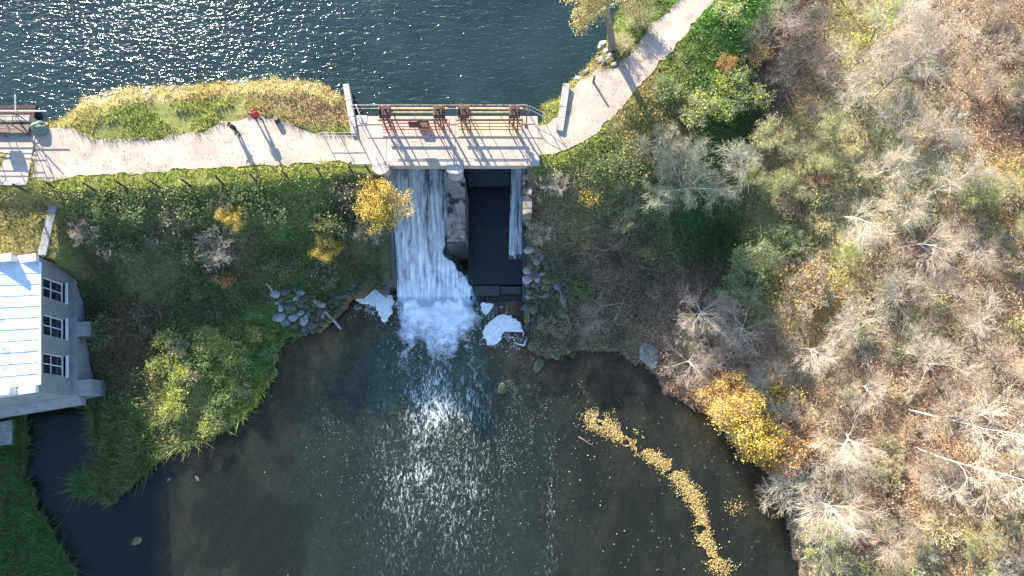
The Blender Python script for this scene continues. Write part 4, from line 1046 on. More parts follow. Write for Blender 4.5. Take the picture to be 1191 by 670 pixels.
put('tree', 'birch', 1, 1000, 60, .8, 'bark', 'twig_pale', None, None, 'slender leaning tree beside the yellow-green thicket', 'tree', rz=.2)
put('tree', 'birch', 1, 895, 200, .62, 'bark_pale', 'twig_olive', 'few', 'lime', 'thin pale-stemmed tree rising beside the silvery willow', 'tree', rz=2.4, hc=4.5)

# --- the wood on the far bank: kinds by place
KIND = [(905, 22, 'dark'), (940, 70, 'dark'), (905, 95, 'dark'), (960, 25, 'mauve'), (1012, 42, 'lime'), (1085, 35, 'pale'), (1150, 50, 'tan'), (1120, 105, 'tan'), (1160, 150, 'open'), (1150, 215, 'lime'), (1050, 150, 'pale'), (1075, 190, 'silver'), (985, 175, 'silver'), (950, 115, 'olive'), (915, 175, 'olive'), (905, 235, 'olive'), (1000, 255, 'olive'), (1060, 240, 'silver'), (930, 290, 'green'), (975, 315, 'lime'), (875, 310, 'green'), (960, 372, 'gold'), (1095, 295, 'mauve'), (1040, 335, 'pale'), (1170, 295, 'olive'), (1140, 390, 'pale'), (1185, 430, 'tan'), (850, 415, 'mauve'), (800, 415, 'mauve'), (915, 435, 'pale'), (1000, 440, 'mauve'), (1060, 410, 'pale'), (1075, 490, 'tan'), (1030, 500, 'pale'), (1120, 560, 'pale'), (1060, 560, 'tan'), (1160, 560, 'tan'), (940, 640, 'mauve'), (1000, 650, 'olive'), (1080, 630, 'tan'), (1150, 640, 'olive'), (945, 520, 'pale')]
WOOD = [(868, -60), (905, 60), (886, 130), (876, 160), (866, 250), (850, 330), (790, 385), (770, 430), (800, 455), (845, 470), (930, 545), (918, 600), (930, 720), (1260, 720), (1260, -60)]
KA = np.array([(a, c) for a, c, d in KIND], float)
TAB = {  # kind: (proto, bark, twig, leaf amount, leaf colour, scale, label, squash)
    'dark': ('fan', 'bark', 'twig_dark', None, None, .62, 'bare dark-twigged tree in the shadowed thicket above the embankment'),
    'mauve': ('fan', 'bark_pale', 'twig_mauve', None, None, .55, 'bare mauve-grey twiggy tree in the wood'),
    'pale': ('fan', 'bark_pale', 'twig_pale', None, None, .6, 'bare pale-twigged tree in the wood'),
    'tan': ('tall', 'bark', 'twig_mauve', 'some', 'tan', .5, 'nearly bare tree with a few tan leaves in the wood'),
    'olive': ('tall', 'bark', 'twig_olive', 'many', 'olive', .5, 'olive-leafed tree in the wood'),
    'silver': ('tall', 'bark_pale', 'twig_pale', 'some', 'pale', .6, 'pale straw-leafed tree in the wood'),
    'lime': ('tall', 'bark', 'twig_olive', 'many', 'lime', .5, 'yellow-green leafed tree in the wood'),
    'green': ('bush', 'bark', 'twig_olive', 'many', 'green', .8, 'green leafy bush at the edge of the wood'),
    'gold': ('bush', 'bark', 'twig_olive', 'some', 'orange', .9, 'amber-leafed bush in the wood'),
}
LAND = [(905, 60, 'in the thicket above the embankment'), (1012, 45, 'by the yellow-green thicket upslope'), (1130, 60, 'above the rusty clearing'), (1150, 160, 'beside the rusty clearing'), (1050, 160, 'on the straw-pale slope'), (900, 200, 'close behind the silvery willow'), (960, 260, 'between silvery willow and amber bushes'), (960, 370, 'around the amber bushes'), (1090, 300, 'in mid wood above the birches'), (1110, 420, 'just above the leaning birches'), (860, 420, 'above the golden trees at the river'), (945, 500, 'just behind the golden trees at the river'), (1110, 520, 'among the leaning white birches'), (970, 600, 'around the pale radiating tree'), (1100, 620, 'below the leaning white birches')]
LA_ = np.array([(a, c) for a, c, d in LAND], float)
def where_of(px, py): return LAND[int(np.argmin((LA_[:, 0] - px) ** 2 + (LA_[:, 1] - py) ** 2))][2]
rw = random.Random(11); placed = []
tries = 0
while len(placed) < 84 and tries < 6000:
    tries += 1
    px, py = rw.uniform(790, 1250), rw.uniform(-30, 700)
    if not in_poly([px], [py], WOOD)[0]: continue
    jx, jy = px + rw.gauss(0, 16), py + rw.gauss(0, 16)
    kd = KIND[int(np.argmin((KA[:, 0] - jx) ** 2 + (KA[:, 1] - jy) ** 2))][2]
    if kd == 'open': continue
    pr, bk, tw, la, lc, sc, lb = TAB[kd]
    s = sc * rw.uniform(.8, 1.25)
    hc = {'tall': 3.7, 'fan': 2.9, 'bush': 1.4}[pr] * s
    loc = base_for(px, py, hc)
    if sd_poly([loc.x], [loc.y], RIVER)[0] < .25 or sd_poly([loc.x], [loc.y], PATH_R)[0] < 3: continue
    if any((loc - q).length < 2.3 for q in placed): continue
    if abs(px - 1042) < 26 and abs(py - 575) < 34: continue
    placed.append(loc)
    nm = 'shrub' if pr == 'bush' else 'tree'
    if kd == 'silver' and rw.random() < .4: la = 'few'
    size = 'small ' if s < .92 * sc else 'large ' if s > 1.14 * sc else ''
    lb = size + lb.split(' in the ')[0].split(' at the ')[0] + ' ' + where_of(px, py)
    plant(nm, pr, rw.randrange(3), loc, s, rw.random() * 6.28, bk, tw, la, lc, lb, nm, lb + ', look-alikes', (rw.gauss(0, .2), rw.gauss(0, .2)), rw.uniform(.5, .9) if nm == 'tree' else 1.0)
# undergrowth bushes
for k, (poly, n, choices) in enumerate([
    ([(880, 140), (1191, 0), (1191, 670), (940, 670), (920, 520), (780, 440), (800, 390), (860, 330)], 110, [('twig_pale', None, None), ('twig_mauve', 'few', 'straw'), ('twig_olive', 'some', 'olive'), ('twig_mauve', 'some', 'tan'), ('twig_pale', 'some', 'straw'), ('twig_olive', 'few', 'lime')]),
    ([(625, 205), (760, 205), (770, 420), (700, 405), (620, 400)], 22, [('twig_dark', None, None), ('twig_dark', 'few', 'dark'), ('twig_mauve', 'few', 'rust'), ('twig_dark', 'some', 'dark')]),
    ([(80, 230), (430, 215), (455, 320), (330, 340), (150, 420), (115, 420)], 34, [('twig_dark', 'some', 'dark'), ('twig_dark', 'many', 'dark'), ('twig_dark', 'few', 'pale'), ('twig_dark', 'some', 'green')]),
    ([(800, 20), (870, 0), (880, 130), (800, 150), (770, 120)], 12, [('twig_olive', 'many', 'green'), ('twig_olive', 'some', 'lime'), ('twig_olive', 'many', 'lime')]),
    ([(195, 375), (320, 385), (320, 440), (270, 490), (215, 515), (185, 440)], 40, [('twig_olive', 'many', 'lime'), ('twig_olive', 'many', 'green'), ('twig_pale', 'some', 'straw'), ('twig_olive', 'many', 'lime'), ('twig_olive', 'many', 'lime')]),
    ([(690, 190), (740, 180), (760, 200), (720, 270), (690, 250)], 9, [('twig_dark', 'some', 'green'), ('twig_olive', 'some', 'olive')]),
]):
    c = 0; tr = 0
    names = ['undergrowth among the trees of the wood', 'brush on the brown slope beside the dry bay', 'bushes on the shaded dam slope', 'bushes on the sunny green embankment', 'bushes on the sunny tongue', 'bushes at the top of the brown slope']
    where = ['under the trees of the wood', 'on the brown slope beside the dry bay', 'on the shaded dam slope', 'on the sunny green embankment', 'on the sunlit grass tongue', 'at the top of the brown slope']
    desc = {'twig_pale': 'pale', 'twig_mauve': 'mauve-grey', 'twig_olive': 'olive', 'twig_dark': 'dark'}
    xs_ = [p[0] for p in poly]; ys_ = [p[1] for p in poly]
    while c < n and tr < 2000:
        tr += 1
        px, py = rw.uniform(min(xs_), max(xs_)), rw.uniform(min(ys_), max(ys_))
        if not in_poly([px], [py], poly)[0]: continue
        loc = base_for(px, py, .5)
        if sd_poly([loc.x], [loc.y], RIVER)[0] < .3 or sd_poly([loc.x], [loc.y], CREST)[0] < .3: continue
        tw, la, lc = rw.choice(choices)
        pr = 'low' if rw.random() < .75 or k in (2, 3, 4) else 'bush'
        s = rw.uniform(.7, 1.3) * (.55 if pr == 'bush' else 1) * (.75 if k == 1 else .68 if k == 4 else 1)
        near_ = {2: [(271, 250, 'by the round yellow bush'), (430, 240, 'by the big golden bush'), (379, 290, 'by the small yellow bush'), (95, 270, 'by the retaining wall'), (330, 330, 'above the rubble heap'), (130, 390, 'by the powerhouse buttresses'), (180, 300, 'midway on the dam slope')],
                 4: [(200, 420, 'on the tongue facing the powerhouse'), (305, 405, 'on the tongue facing the rubble heap'), (225, 500, 'on the sunlit tip of the tongue'), (260, 430, 'in the middle of the sunlit tongue')],
                 3: [(846, 74, 'by the salmon-orange bush'), (800, 130, 'low on the green embankment'), (840, 20, 'high on the green embankment')],
                 1: [(683, 245, 'by the upright yellow shrub'), (751, 289, 'by the lime-green gully bush'), (640, 230, 'behind the bridge abutment'), (690, 370, 'by the dead branches'), (740, 360, 'above the lone pale boulder')]}.get(k)
        place = where_of(px, py) if k == 0 else min(near_, key=lambda q: (q[0] - px) ** 2 + (q[1] - py) ** 2)[2] if near_ else where[k]
        lb = ('small ' if s < .8 else 'large ' if s > 1.1 else '') + (('leafless ' + desc[tw] + ' twiggy bush ') if not la else (('sparse ' if la == 'few' else 'dense ' if la == 'many' else '') + lc + '-leafed low bush with ' + desc[tw] + ' twigs ')) + place
        plant('shrub', pr, rw.randrange(3), loc, s, rw.random() * 6.28, 'bark', tw, la, lc, lb, 'shrub', lb + ', look-alikes')
        c += 1

# ------------------------------------------------------------------ stuff: grass, leaf litter, sticks
def scatter(n, x0=-44, x1=48, y0=-12, y1=41, seed=1):
    g = np.random.default_rng(seed)
    x = g.uniform(x0, x1, n); y = g.uniform(y0, y1, n)
    z = ground_z(x, y); px, py = toPx(x, y, z)
    ok = (px > -50) & (px < 1245) & (py > -45) & (py < 715)
    ok &= (d_river(x, y) > .02) & (sd_poly(x, y, POND) > .02)
    ed = .18 * fbm(x * 2, y * 2, 31)
    ok &= (sd_poly(x, y, PATH_L) > -ed) & (sd_poly(x, y, PATH_R) > -ed)
    ok &= sd_poly(x, y, BUILD) > .5
    ok &= ~((x > -11.6) & (x < 2.0) & (y > YD - .3) & (y < 25)) & ~((x > -9.9) & (x < 1.5) & (y > 11) & (y < 25)) & ~((x < -34.7) & (y > 18.3) & (y < 24.5))
    return x[ok], y[ok], z[ok], px[ok], py[ok]
def blades(name, x, y, z, ln, wd, col, seed, label, lean=.5, mat=None):
    g = np.random.default_rng(seed); n = len(x)
    a = g.uniform(0, 6.283, n); l = ln * g.uniform(.5, 1.3, n); w = wd * g.uniform(.6, 1.3, n)
    la = g.uniform(0, 6.283, n); lm = np.abs(g.normal(0, lean, n)) * l
    B = np.stack([x, y, z - .02], 1); s = np.stack([np.cos(a) * w, np.sin(a) * w, 0 * a], 1)
    T = np.stack([x + np.cos(la) * lm, y + np.sin(la) * lm, z + l], 1)
    V = np.stack([B - s, B + s, T], 1).reshape(-1, 3); F = np.arange(3 * n).reshape(-1, 3)
    return tag(link(name, np_mesh(name, V, F, mat or M['foliage'], np.repeat(col, 3, 0))), label, kind='stuff')
def jitter(col, g, lo=.55, hi=1.25, hue=.10):
    n = len(col); k = g.uniform(lo, hi, (n, 1)); return np.clip(col * k * (1 + g.normal(0, hue, (n, 3))), .005, .85)
g = np.random.default_rng(5)
x, y, z, px, py = scatter(560000, seed=2)
wood = in_poly(px, py, WOOD) | in_poly(px, py, [(620, 205), (760, 200), (800, 330), (800, 440), (620, 430)])
gr = ~wood
cl = fbm(x * .8, y * .8, 71, 3)
bc = ground_col(px, py)
sel = gr & (cl > .30)
tall = np.where(in_poly(px, py, [(100, 470), (180, 470), (200, 530), (120, 600), (80, 570)]) | in_poly(px, py, [(-60, 500), (40, 500), (100, 680), (-60, 720)]), .55, .26)
tall = np.where(in_poly(px, py, [(180, 370), (335, 370), (335, 520), (170, 530)]), .5, tall)
tall = np.where(in_poly(px, py, [(80, 90), (412, 85), (412, 155), (80, 168)]), .34, tall)
blades('grass', x[sel], y[sel], z[sel], (tall * (.4 + 1.2 * cl))[sel], .032, jitter(bc[sel] * .95, g), 3, 'grass on the verges, the dam slopes and the river banks', .7)
x, y, z, px, py = scatter(700000, -38, 14, -11, 14, seed=52)
dd_ = d_river(x, y); cl = fbm(x * 1.1, y * 1.1, 79, 3)
sel = (dd_ < .55) & (cl > .42) & (px < 345)
blades('bank_sedge', x[sel], y[sel], z[sel], .85 * (.3 + cl[sel]), .028, jitter(ground_col(px[sel], py[sel]) * 1.0, g), 9, 'long sedge hanging over the edge of the river', .9)
# broad-leafed ground cover in clumps on the slopes
x, y, z, px, py = scatter(330000, seed=8)
cl = fbm(x * .55, y * .55, 17, 3)
wood = in_poly(px, py, WOOD)
zone = in_poly(px, py, [(62, 225), (440, 212), (462, 335), (330, 390), (325, 450), (195, 525), (150, 480), (110, 470)]) | in_poly(px, py, [(790, 30), (900, -45), (900, 130), (780, 260), (700, 280), (640, 230), (720, 180)]) | in_poly(px, py, [(620, 205), (760, 200), (860, 250), (870, 340), (770, 430), (620, 430)])
sel = zone & (cl > .42) & (~wood)
hgt = (np.clip(cl - .42, 0, 1) * 2.8) * g.random(len(x)) + .04
C = np.stack([x, y, z + hgt], 1)[sel]
V, F = quad_cloud(C, .13, 4, .3)
lc_ = jitter(ground_col(px[sel], py[sel]) * .85, g, .5, 1.35, .12)
tag(link('ground_cover', np_mesh('ground_cover', V, F, M['foliage'], np.repeat(lc_, 4, 0))), 'broad-leafed weeds in clumps on the slopes and verge', kind='stuff')
# leaf litter and low brush on the wood floor
x, y, z, px, py = scatter(640000, seed=12)
wood = in_poly(px, py, WOOD) | in_poly(px, py, [(620, 205), (760, 200), (800, 330), (800, 440), (620, 430)])
cl = fbm(x * .7, y * .7, 23, 4)
sel = wood & (cl > .28)
hgt = np.clip(cl - .36, 0, 1) * 3.6 * g.random(len(x)) ** 1.5 + .03
C = np.stack([x, y, z + hgt], 1)[sel]
V, F = quad_cloud(C, .088, 6, .55)
lc_ = jitter(ground_col(px[sel], py[sel]) * 1.38, g, .6, 1.3, .07)
tag(link('leaf_litter', np_mesh('leaf_litter', V, F, M['foliage'], np.repeat(lc_, 4, 0))), 'fallen leaves and low herbs covering the floor of the wood', kind='stuff')
# thin dead stems and sticks
def sticks(name, x, y, z, ln, wd, col, seed, label, flat=.5):
    g = np.random.default_rng(seed); n = len(x)
    d = g.normal(size=(n, 3)); d[:, 2] = np.abs(d[:, 2]) * flat; d /= np.linalg.norm(d, axis=1)[:, None]
    l = ln * g.uniform(.4, 1.4, n); B = np.stack([x, y, z + .02], 1); T = B + d * l[:, None]
    s1 = np.cross(d, g.normal(size=(n, 3))); s1 /= np.linalg.norm(s1, axis=1)[:, None]; s2 = np.cross(d, s1)
    w = wd * g.uniform(.6, 1.4, n)[:, None]
    V = np.stack([B + s1 * w, B - s1 * w * .5 + s2 * w * .87, B - s1 * w * .5 - s2 * w * .87, T], 1).reshape(-1, 3)
    k = np.arange(n)[:, None] * 4
    F = np.concatenate([k + np.array([[0, 1, 3]]), k + np.array([[1, 2, 3]]), k + np.array([[2, 0, 3]])], 0)
    return tag(link(name, np_mesh(name, V, F, M['foliage'], np.repeat(col, 4, 0))), label, kind='stuff')
x, y, z, px, py = scatter(230000, seed=15)
wood = in_poly(px, py, WOOD) | in_poly(px, py, [(620, 205), (760, 200), (800, 330), (800, 440), (620, 430)])
cl = fbm(x * .5, y * .5, 29, 3); sel = wood & (cl > .33)
sc_ = np.array(srgb(210, 188, 150)) * .95 * np.ones((sel.sum(), 3)); sc_ = jitter(sc_, g, .4, 1.15, .06)
sticks('brushwood', x[sel], y[sel], z[sel], .9, .014, sc_, 3, 'dead stems and thin sticks standing and lying through the wood', .6)

# leaves and grit strewn over the path and deck
gp = np.random.default_rng(71)
lx, ly = gp.uniform(-36, 14, 9000), gp.uniform(19, 34, 9000)
ok = (np.minimum(sd_poly(lx, ly, PATH_L), sd_poly(lx, ly, PATH_R)) < 0) | ((lx > -9) & (lx < 1) & (ly > 20.4) & (ly < 22.3))
ok &= gp.random(9000) < np.clip(fbm(lx * .5, ly * .5, 73, 3) * 1.6 - .45, .03, 1)
C = np.column_stack([lx[ok], ly[ok], np.full(ok.sum(), ZC + .035)]); V, F = quad_cloud(C, .07, 5, .93)
cc = jitter(np.array(srgb(150, 120, 88)) * .8 * np.ones((len(C), 3)), gp, .3, 1.3, .08)
tag(link('path_litter', np_mesh('path_litter', V, F, M['foliage'], np.repeat(cc, 4, 0))), 'dead leaves and grit strewn over the crest path', kind='stuff')

# ------------------------------------------------------------------ rocks
ROCKS = [blob_mesh('rock', (1, .8, .62), M['rock'], s, 2, .34, .45, False, 1.1) for s in range(1, 8)]
def rock(loc, r, mat, label, group=None, seed=None, sx=1.0):
    k = random.randrange(len(ROCKS)) if seed is None else seed % len(ROCKS)
    o = link('rock', ROCKS[k]); o.location = loc
    o.scale = (r * sx, r, r * random.uniform(.8, 1.15)); o.rotation_euler = (random.gauss(0, .2), random.gauss(0, .2), random.random() * 6.28)
    o.material_slots[0].link = 'OBJECT'; o.material_slots[0].material = M[mat]
    return tag(o, label, 'rock', group)
def rocks_in(poly, n, r0, r1, mats, label, group, mind=.62, lift=-.02):
    got = []; t = 0
    xs_ = [p[0] for p in poly]; ys_ = [p[1] for p in poly]
    while len(got) < n and t < 3000:
        t += 1
        px, py = random.uniform(min(xs_), max(xs_)), random.uniform(min(ys_), max(ys_))
        if not in_poly([px], [py], poly)[0]: continue
        p = on_ground(px, py); r = random.uniform(r0, r1) * random.uniform(.7, 1.1)
        if any((p - q).length < (r + s) * mind for q, s in got): continue
        got.append((p, r)); mt = random.choice(mats)
        nm = {'rock': 'grey', 'rock_pale': 'pale', 'rock_moss': 'mossy'}[mt]
        rock((p.x, p.y, max(p.z, -.2) + r * lift), r, mt, nm + ' ' + label, nm + ' ' + group)
rocks_in([(318, 340), (345, 335), (378, 352), (385, 375), (360, 388), (335, 388), (322, 365)], 48, .22, .6, ['rock', 'rock', 'rock', 'rock_pale', 'rock_moss'], 'rounded rock in the rubble heap at the foot of the shaded dam slope', 'rocks of the left rubble heap')
rocks_in([(385, 340), (412, 330), (440, 322), (455, 330), (430, 340), (400, 358), (380, 368)], 20, .15, .36, ['rock', 'rock', 'rock_moss'], 'stone on the bank between the rubble heap and the main fall', 'stones of the bank by the fall')
rocks_in([(616, 285), (650, 300), (668, 330), (655, 370), (630, 375), (612, 390), (610, 340)], 60, .22, .6, ['rock', 'rock', 'rock_moss', 'rock_pale'], 'rock in the rubble heap beside the dry bay wall', 'rocks of the right rubble heap')
rocks_in([(85, 118), (110, 106), (180, 100), (330, 90), (375, 92), (400, 108), (330, 98), (200, 106), (110, 114)], 44, .12, .3, ['rock_pale', 'rock_pale', 'rock'], 'stone along the pond edge of the grassy bank', 'stones of the pond edge')
rocks_in([(662, 96), (700, 60), (712, 40), (722, 60), (715, 76), (690, 84)], 22, .12, .34, ['rock_pale', 'rock'], 'stone on the pond edge under the thick-trunked tree', 'stones under the thick-trunked tree')
for px, py, r, mt, lb, sx in ((755, 413, .86, 'rock_pale', 'large smooth pale boulder standing alone at the river edge', 1.25), (584, 455, .45, 'rock_moss', 'lone mossy stone breaking the river surface', 1.2), (626, 425, .52, 'rock_moss', 'mossy boulder awash at the tip of the right rubble bank', 1.2), (645, 412, .5, 'rock_moss', 'tan mossy boulder at the water end of the right rubble bank', 1.1), (620, 402, .5, 'rock_moss', 'dark mossy boulder between the kerb block and the awash one', 1.0), (446, 333, .7, 'rock', 'dark boulder wedged beside the main fall', 1.3), (232, 555, .3, 'rock', 'small stone awash off the tip of the sunny grass tongue', 1.3), (200, 556, .25, 'rock', 'dark stone awash between the grass tongue and the reed clump', 1.5), (165, 628, .35, 'rock_moss', 'flat stone just breaking the shaded water', 1.5), (700, 52, .42, 'rock_pale', 'pale block of stone at the foot of the thick-trunked tree', 1.2)):
    p = on_ground(px, py); rock((p.x, p.y, max(p.z, -.15) + r * .1), r, mt, lb, None, int(px), sx)
# loose gravel at the water line
x, y, z, px, py = scatter(160000, seed=33)
dmin = np.minimum(d_river(x, y), sd_poly(x, y, POND) * .55)
sel = (dmin < .5) & (g.random(len(x)) < .8)
C = np.stack([x, y, z + .02], 1)[sel]; s_ = g.uniform(.03, .085, len(C))[:, None]
oct_ = np.array([(1, 0, 0), (0, 1, 0), (-1, 0, 0), (0, -1, 0), (0, 0, .7)])
V = (C[:, None, :] + (oct_[None] * s_[:, None, :]) * g.uniform(.6, 1.3, (len(C), 5, 1))).reshape(-1, 3)
k = np.arange(len(C))[:, None] * 5
F = np.concatenate([k + np.array([[a, (a + 1) % 4, 4]]) for a in range(4)], 0)
cc = jitter(np.array(srgb(150, 136, 122)) * .75 * np.ones((len(C), 3)), g, .35, 1.4, .05)
tag(link('gravel', np_mesh('gravel', V, F, M['foliage'], np.repeat(cc, 5, 0))), 'small stones and gravel along the water lines', kind='stuff')

# ------------------------------------------------------------------ logs and dead branches
def log(pxs, r, label, mat='log', zoff=.12):
    pts = [on_ground(a, c, zoff) for a, c in pxs]; o = pts[0].copy()
    mb = MB(); P = []
    for a, c in zip(pts[:-1], pts[1:]):
        for k in range(3): P.append(a.lerp(c, k / 3) - o + Vector((random.gauss(0, .03), random.gauss(0, .03), random.gauss(0, .02))))
    P.append(pts[-1] - o)
    for q in P: q.z = max(q.z, -o.z + .02)
    mb.tube(P, [r * (1 - .5 * i / len(P)) for i in range(len(P))], 8)
    t = mb.build('log', M[mat], None, True); t.location = o
    return tag(t, label, 'log')
log([(378, 362), (398, 384)], .14, 'weathered log sliding from the left rubble heap into the river')
log([(310, 330), (322, 345)], .11, 'short weathered log at the top of the left rubble heap')
log([(652, 345), (657, 362), (664, 382)], .10, 'long bleached log lying across the heap of dead branches')
log([(650, 336), (656, 352), (660, 366)], .07, 'thin bleached log beside the longest one on the branch heap')
log([(694, 358), (712, 354), (722, 352)], .08, 'short bleached log at the far side of the branch heap')
log([(715, 372), (722, 356), (728, 345)], .06, 'thin tan pole lying upslope from the branch heap')
log([(672, 508), (690, 520)], .05, 'sunken stick lying on the river shallows', 'wood_post')
for px, py, s, rz in ((690, 372, 1.2, 0), (676, 366, 1.1, 2), (700, 362, 1.0, 4), (684, 384, .9, 5)):
    p = on_ground(px, py); plant('branch_heap', 'low', int(px), p, s, rz, 'bark_pale', 'twig_mauve', None, None, 'tangled heap of grey dead branches on the right river bank', 'branches', 'dead branch heaps on the right bank', (1.1, .3))

# ------------------------------------------------------------------ fence along the crest
fb = [(31, 223), (67, 221), (110, 221), (147, 218.5), (184.5, 218), (221, 216), (259, 213.5), (298, 211), (335, 207), (373, 203.5), (410, 201), (430, 199.5)]
P = [on_ground(a, c) for a, c in [(-8, 225)] + fb]; o0 = P[0].copy()
fn = empty('path_fence', o0, 0, 'sparse dark post-and-wire fence along the grass verge of the crest path', 'fence')
for q in P:
    d = q - o0; MB().tube([d + Vector((0, 0, -.3)), d + Vector((random.gauss(0, .03), random.gauss(0, .03), 1.4))], [.075, .065], 7).build('post', M['post_dark'], fn)
for zh in (.6, 1.2):
    MB().tube([q - o0 + Vector((0, 0, zh)) for q in P], .004, 4).build('wire', M['post_dark'], fn)
# stub posts by the right-hand path
for px, py, h, lb in ((690, 96, 1.0, 'short wooden post at the pond side of the path near the broad wing wall'), (751, 36, .95, 'short wooden post at the pond side of the path beyond the thick-trunked tree')):
    p = on_ground(px, py); t = empty('wooden_post', p, 0, lb, 'post')
    MB().tube([(0, 0, -.2), (0, 0, h)], [.10, .085], 9).build('shaft', M['wood_post'], t)
    MB().tube([(0, 0, h), (0, 0, h + .05)], [.085, .03], 9).build('top', M['log'], t)
# dark tree stump at the verge
p = on_ground(323, 141); t = empty('stump', p, 0, 'dark short tree stump at the verge beside the person in red', 'stump')
MB().tube([(0, 0, -.1), (0, 0, .1), (.02, 0, .5)], [.3, .22, .2], 10).build('body', M['post_dark'], t)
MB().tube([(.02, 0, .5), (.02, 0, .53)], [.19, .18], 10).build('cut_face', M['wood_post'], t)

# ------------------------------------------------------------------ people
def skinned(name, verts, edges, rad, mat, parent, sub=2, root=0):
    me = bpy.data.meshes.new(name); me.from_pydata(verts, edges, [])
    o = link(name, me, parent)
    mo = o.modifiers.new('skin', 'SKIN'); mo.use_smooth_shade = True
    sv = me.skin_vertices[0].data
    for i, r in enumerate(rad):
        sv[i].radius = (r, r) if not hasattr(r, '__len__') else r
        sv[i].use_root = (i == root)
    s = o.modifiers.new('subd', 'SUBSURF'); s.levels = sub; s.render_levels = sub
    me.materials.append(M[mat]); return o
def person(px, py, rz, label, top, legs, head_mat, coat_len, arms, H=1.72):
    p = on_ground(px, py); t = empty('person', (p.x, p.y, ZC + .014), rz, label, 'person'); k = H / 1.72
    V, E, Rd = [], [], []
    def v(x, y, z, r, fr=None):
        V.append((x * k, y * k, z * k)); Rd.append(r * k if not hasattr(r, '__len__') else (r[0] * k, r[1] * k)); i = len(V) - 1
        if fr is not None: E.append((fr, i))
        return i
    pel = v(0, 0, .95, (.15, .11)); wa = v(0, 0, 1.12, (.135, .10), pel); ch = v(0, 0, 1.32, (.165, .115), wa); nk = v(0, .0, 1.47, .058, ch)
    hd = v(0, .02, 1.56, .085, nk); h2 = v(0, .02, 1.64, .088, hd); v(0, .01, 1.69, .06, h2); v(0, .115, 1.585, .018, hd)
    for s in (-1, 1):
        hp = v(s * .10, 0, .88, .095, pel); kn = v(s * .15, .03, .48, .062, hp); an = v(s * .17, -.01, .09, .042, kn); v(s * .19, .13, .035, .035, an)
        sh = v(s * .19, 0, 1.40, .062, ch); ex, ey, ez = arms[0]; el = v(s * ex, ey, ez, .045, sh); wx, wy_, wz_ = arms[1]; wr = v(s * wx, wy_, wz_, .03, el)
        d = Vector((wx - ex, wy_ - ey, wz_ - ez)).normalized(); pm = v(s * (wx + d.x * .06), wy_ + d.y * .06, wz_ + d.z * .06, (.036, .02), wr)
        q = Vector((wx, wy_, wz_)) + d * .10
        for f in range(4):
            off = (f - 1.5) * .021; ln = (.06, .075, .07, .052)[f]
            a = v(s * q.x, q.y + off, q.z, .0095, pm); v(s * (q.x + d.x * ln - .012), q.y + d.y * ln + off, q.z + d.z * ln, .0085, a)
        a = v(s * (wx + d.x * .05 - .03), wy_ + d.y * .05 + .035, wz_ + d.z * .05, .010, wr); v(s * (wx + d.x * .09 - .035), wy_ + d.y * .09 + .05, wz_ + d.z * .09, .009, a)
    skinned('body', V, E, Rd, 'skin', t)
    # trousers
    V, E, Rd = [], [], []
    pel = v(0, 0, .97, (.165, .125))
    for s in (-1, 1):
        hp = v(s * .10, 0, .87, .108, pel); kn = v(s * .15, .03, .48, .08, hp); v(s * .17, -.01, .10, .066, kn)
    skinned('trousers', V, E, Rd, legs, t)
    # coat with sleeves
    V, E, Rd = [], [], []
    ch = v(0, 0, 1.30, (.23, .17)); wa = v(0, 0, 1.10, (.20, .16), ch); v(0, 0, coat_len, (.23, .19), wa); v(0, .0, 1.455, .085, ch)
    for s in (-1, 1):
        sh = v(s * .20, 0, 1.39, .085, ch); el = v(s * arms[0][0], arms[0][1], arms[0][2], .068, sh); v(s * arms[1][0], arms[1][1], arms[1][2], .05, el)
    skinned('coat', V, E, Rd, top, t)
    # hair or hood over crown and back of the head
    me = blob_mesh('hair', (.105 * k, .115 * k, .105 * k), M[head_mat], 3, 2, .08, .25); o = link('hair' if head_mat == 'hair' else 'hat', me, t); o.location = (0, -.005, 1.635 * k)
    for s in (-1, 1):
        me = blob_mesh('eye', (.012, .008, .01), M['shoe'], 2, 1, 0, 1); o = link('eye', me, t); o.location = (s * .034 * k, .10 * k, 1.60 * k)
        me = blob_mesh('ear', (.012, .024, .034), M['skin'], 2, 1, .1, 1); o = link('ear', me, t); o.location = (s * .092 * k, .01 * k, 1.58 * k)
        me = blob_mesh('shoe', (.052, .135, .05), M['shoe'], 3, 2, .06, .8); o = link('shoe', me, t); o.location = (s * .185 * k, .06 * k, .045)
    me = blob_mesh('mouth', (.024, .008, .006), M['cloth_red'], 2, 1, 0, 1); o = link('mouth', me, t); o.location = (0, .096 * k, 1.535 * k)
    return t
person(303, 142, R(200), 'person in a red jacket standing with feet apart on the sandy path', 'cloth_red', 'cloth_denim', 'cloth_red', .82, [(.27, .0, 1.12), (.22, .18, .98)])
person(277, 155, R(150), 'person in a long black coat and black hat standing on the sandy path', 'cloth_black', 'cloth_black', 'cloth_black', .62, [(.32, .02, 1.13), (.30, .22, 1.12)], 1.66)

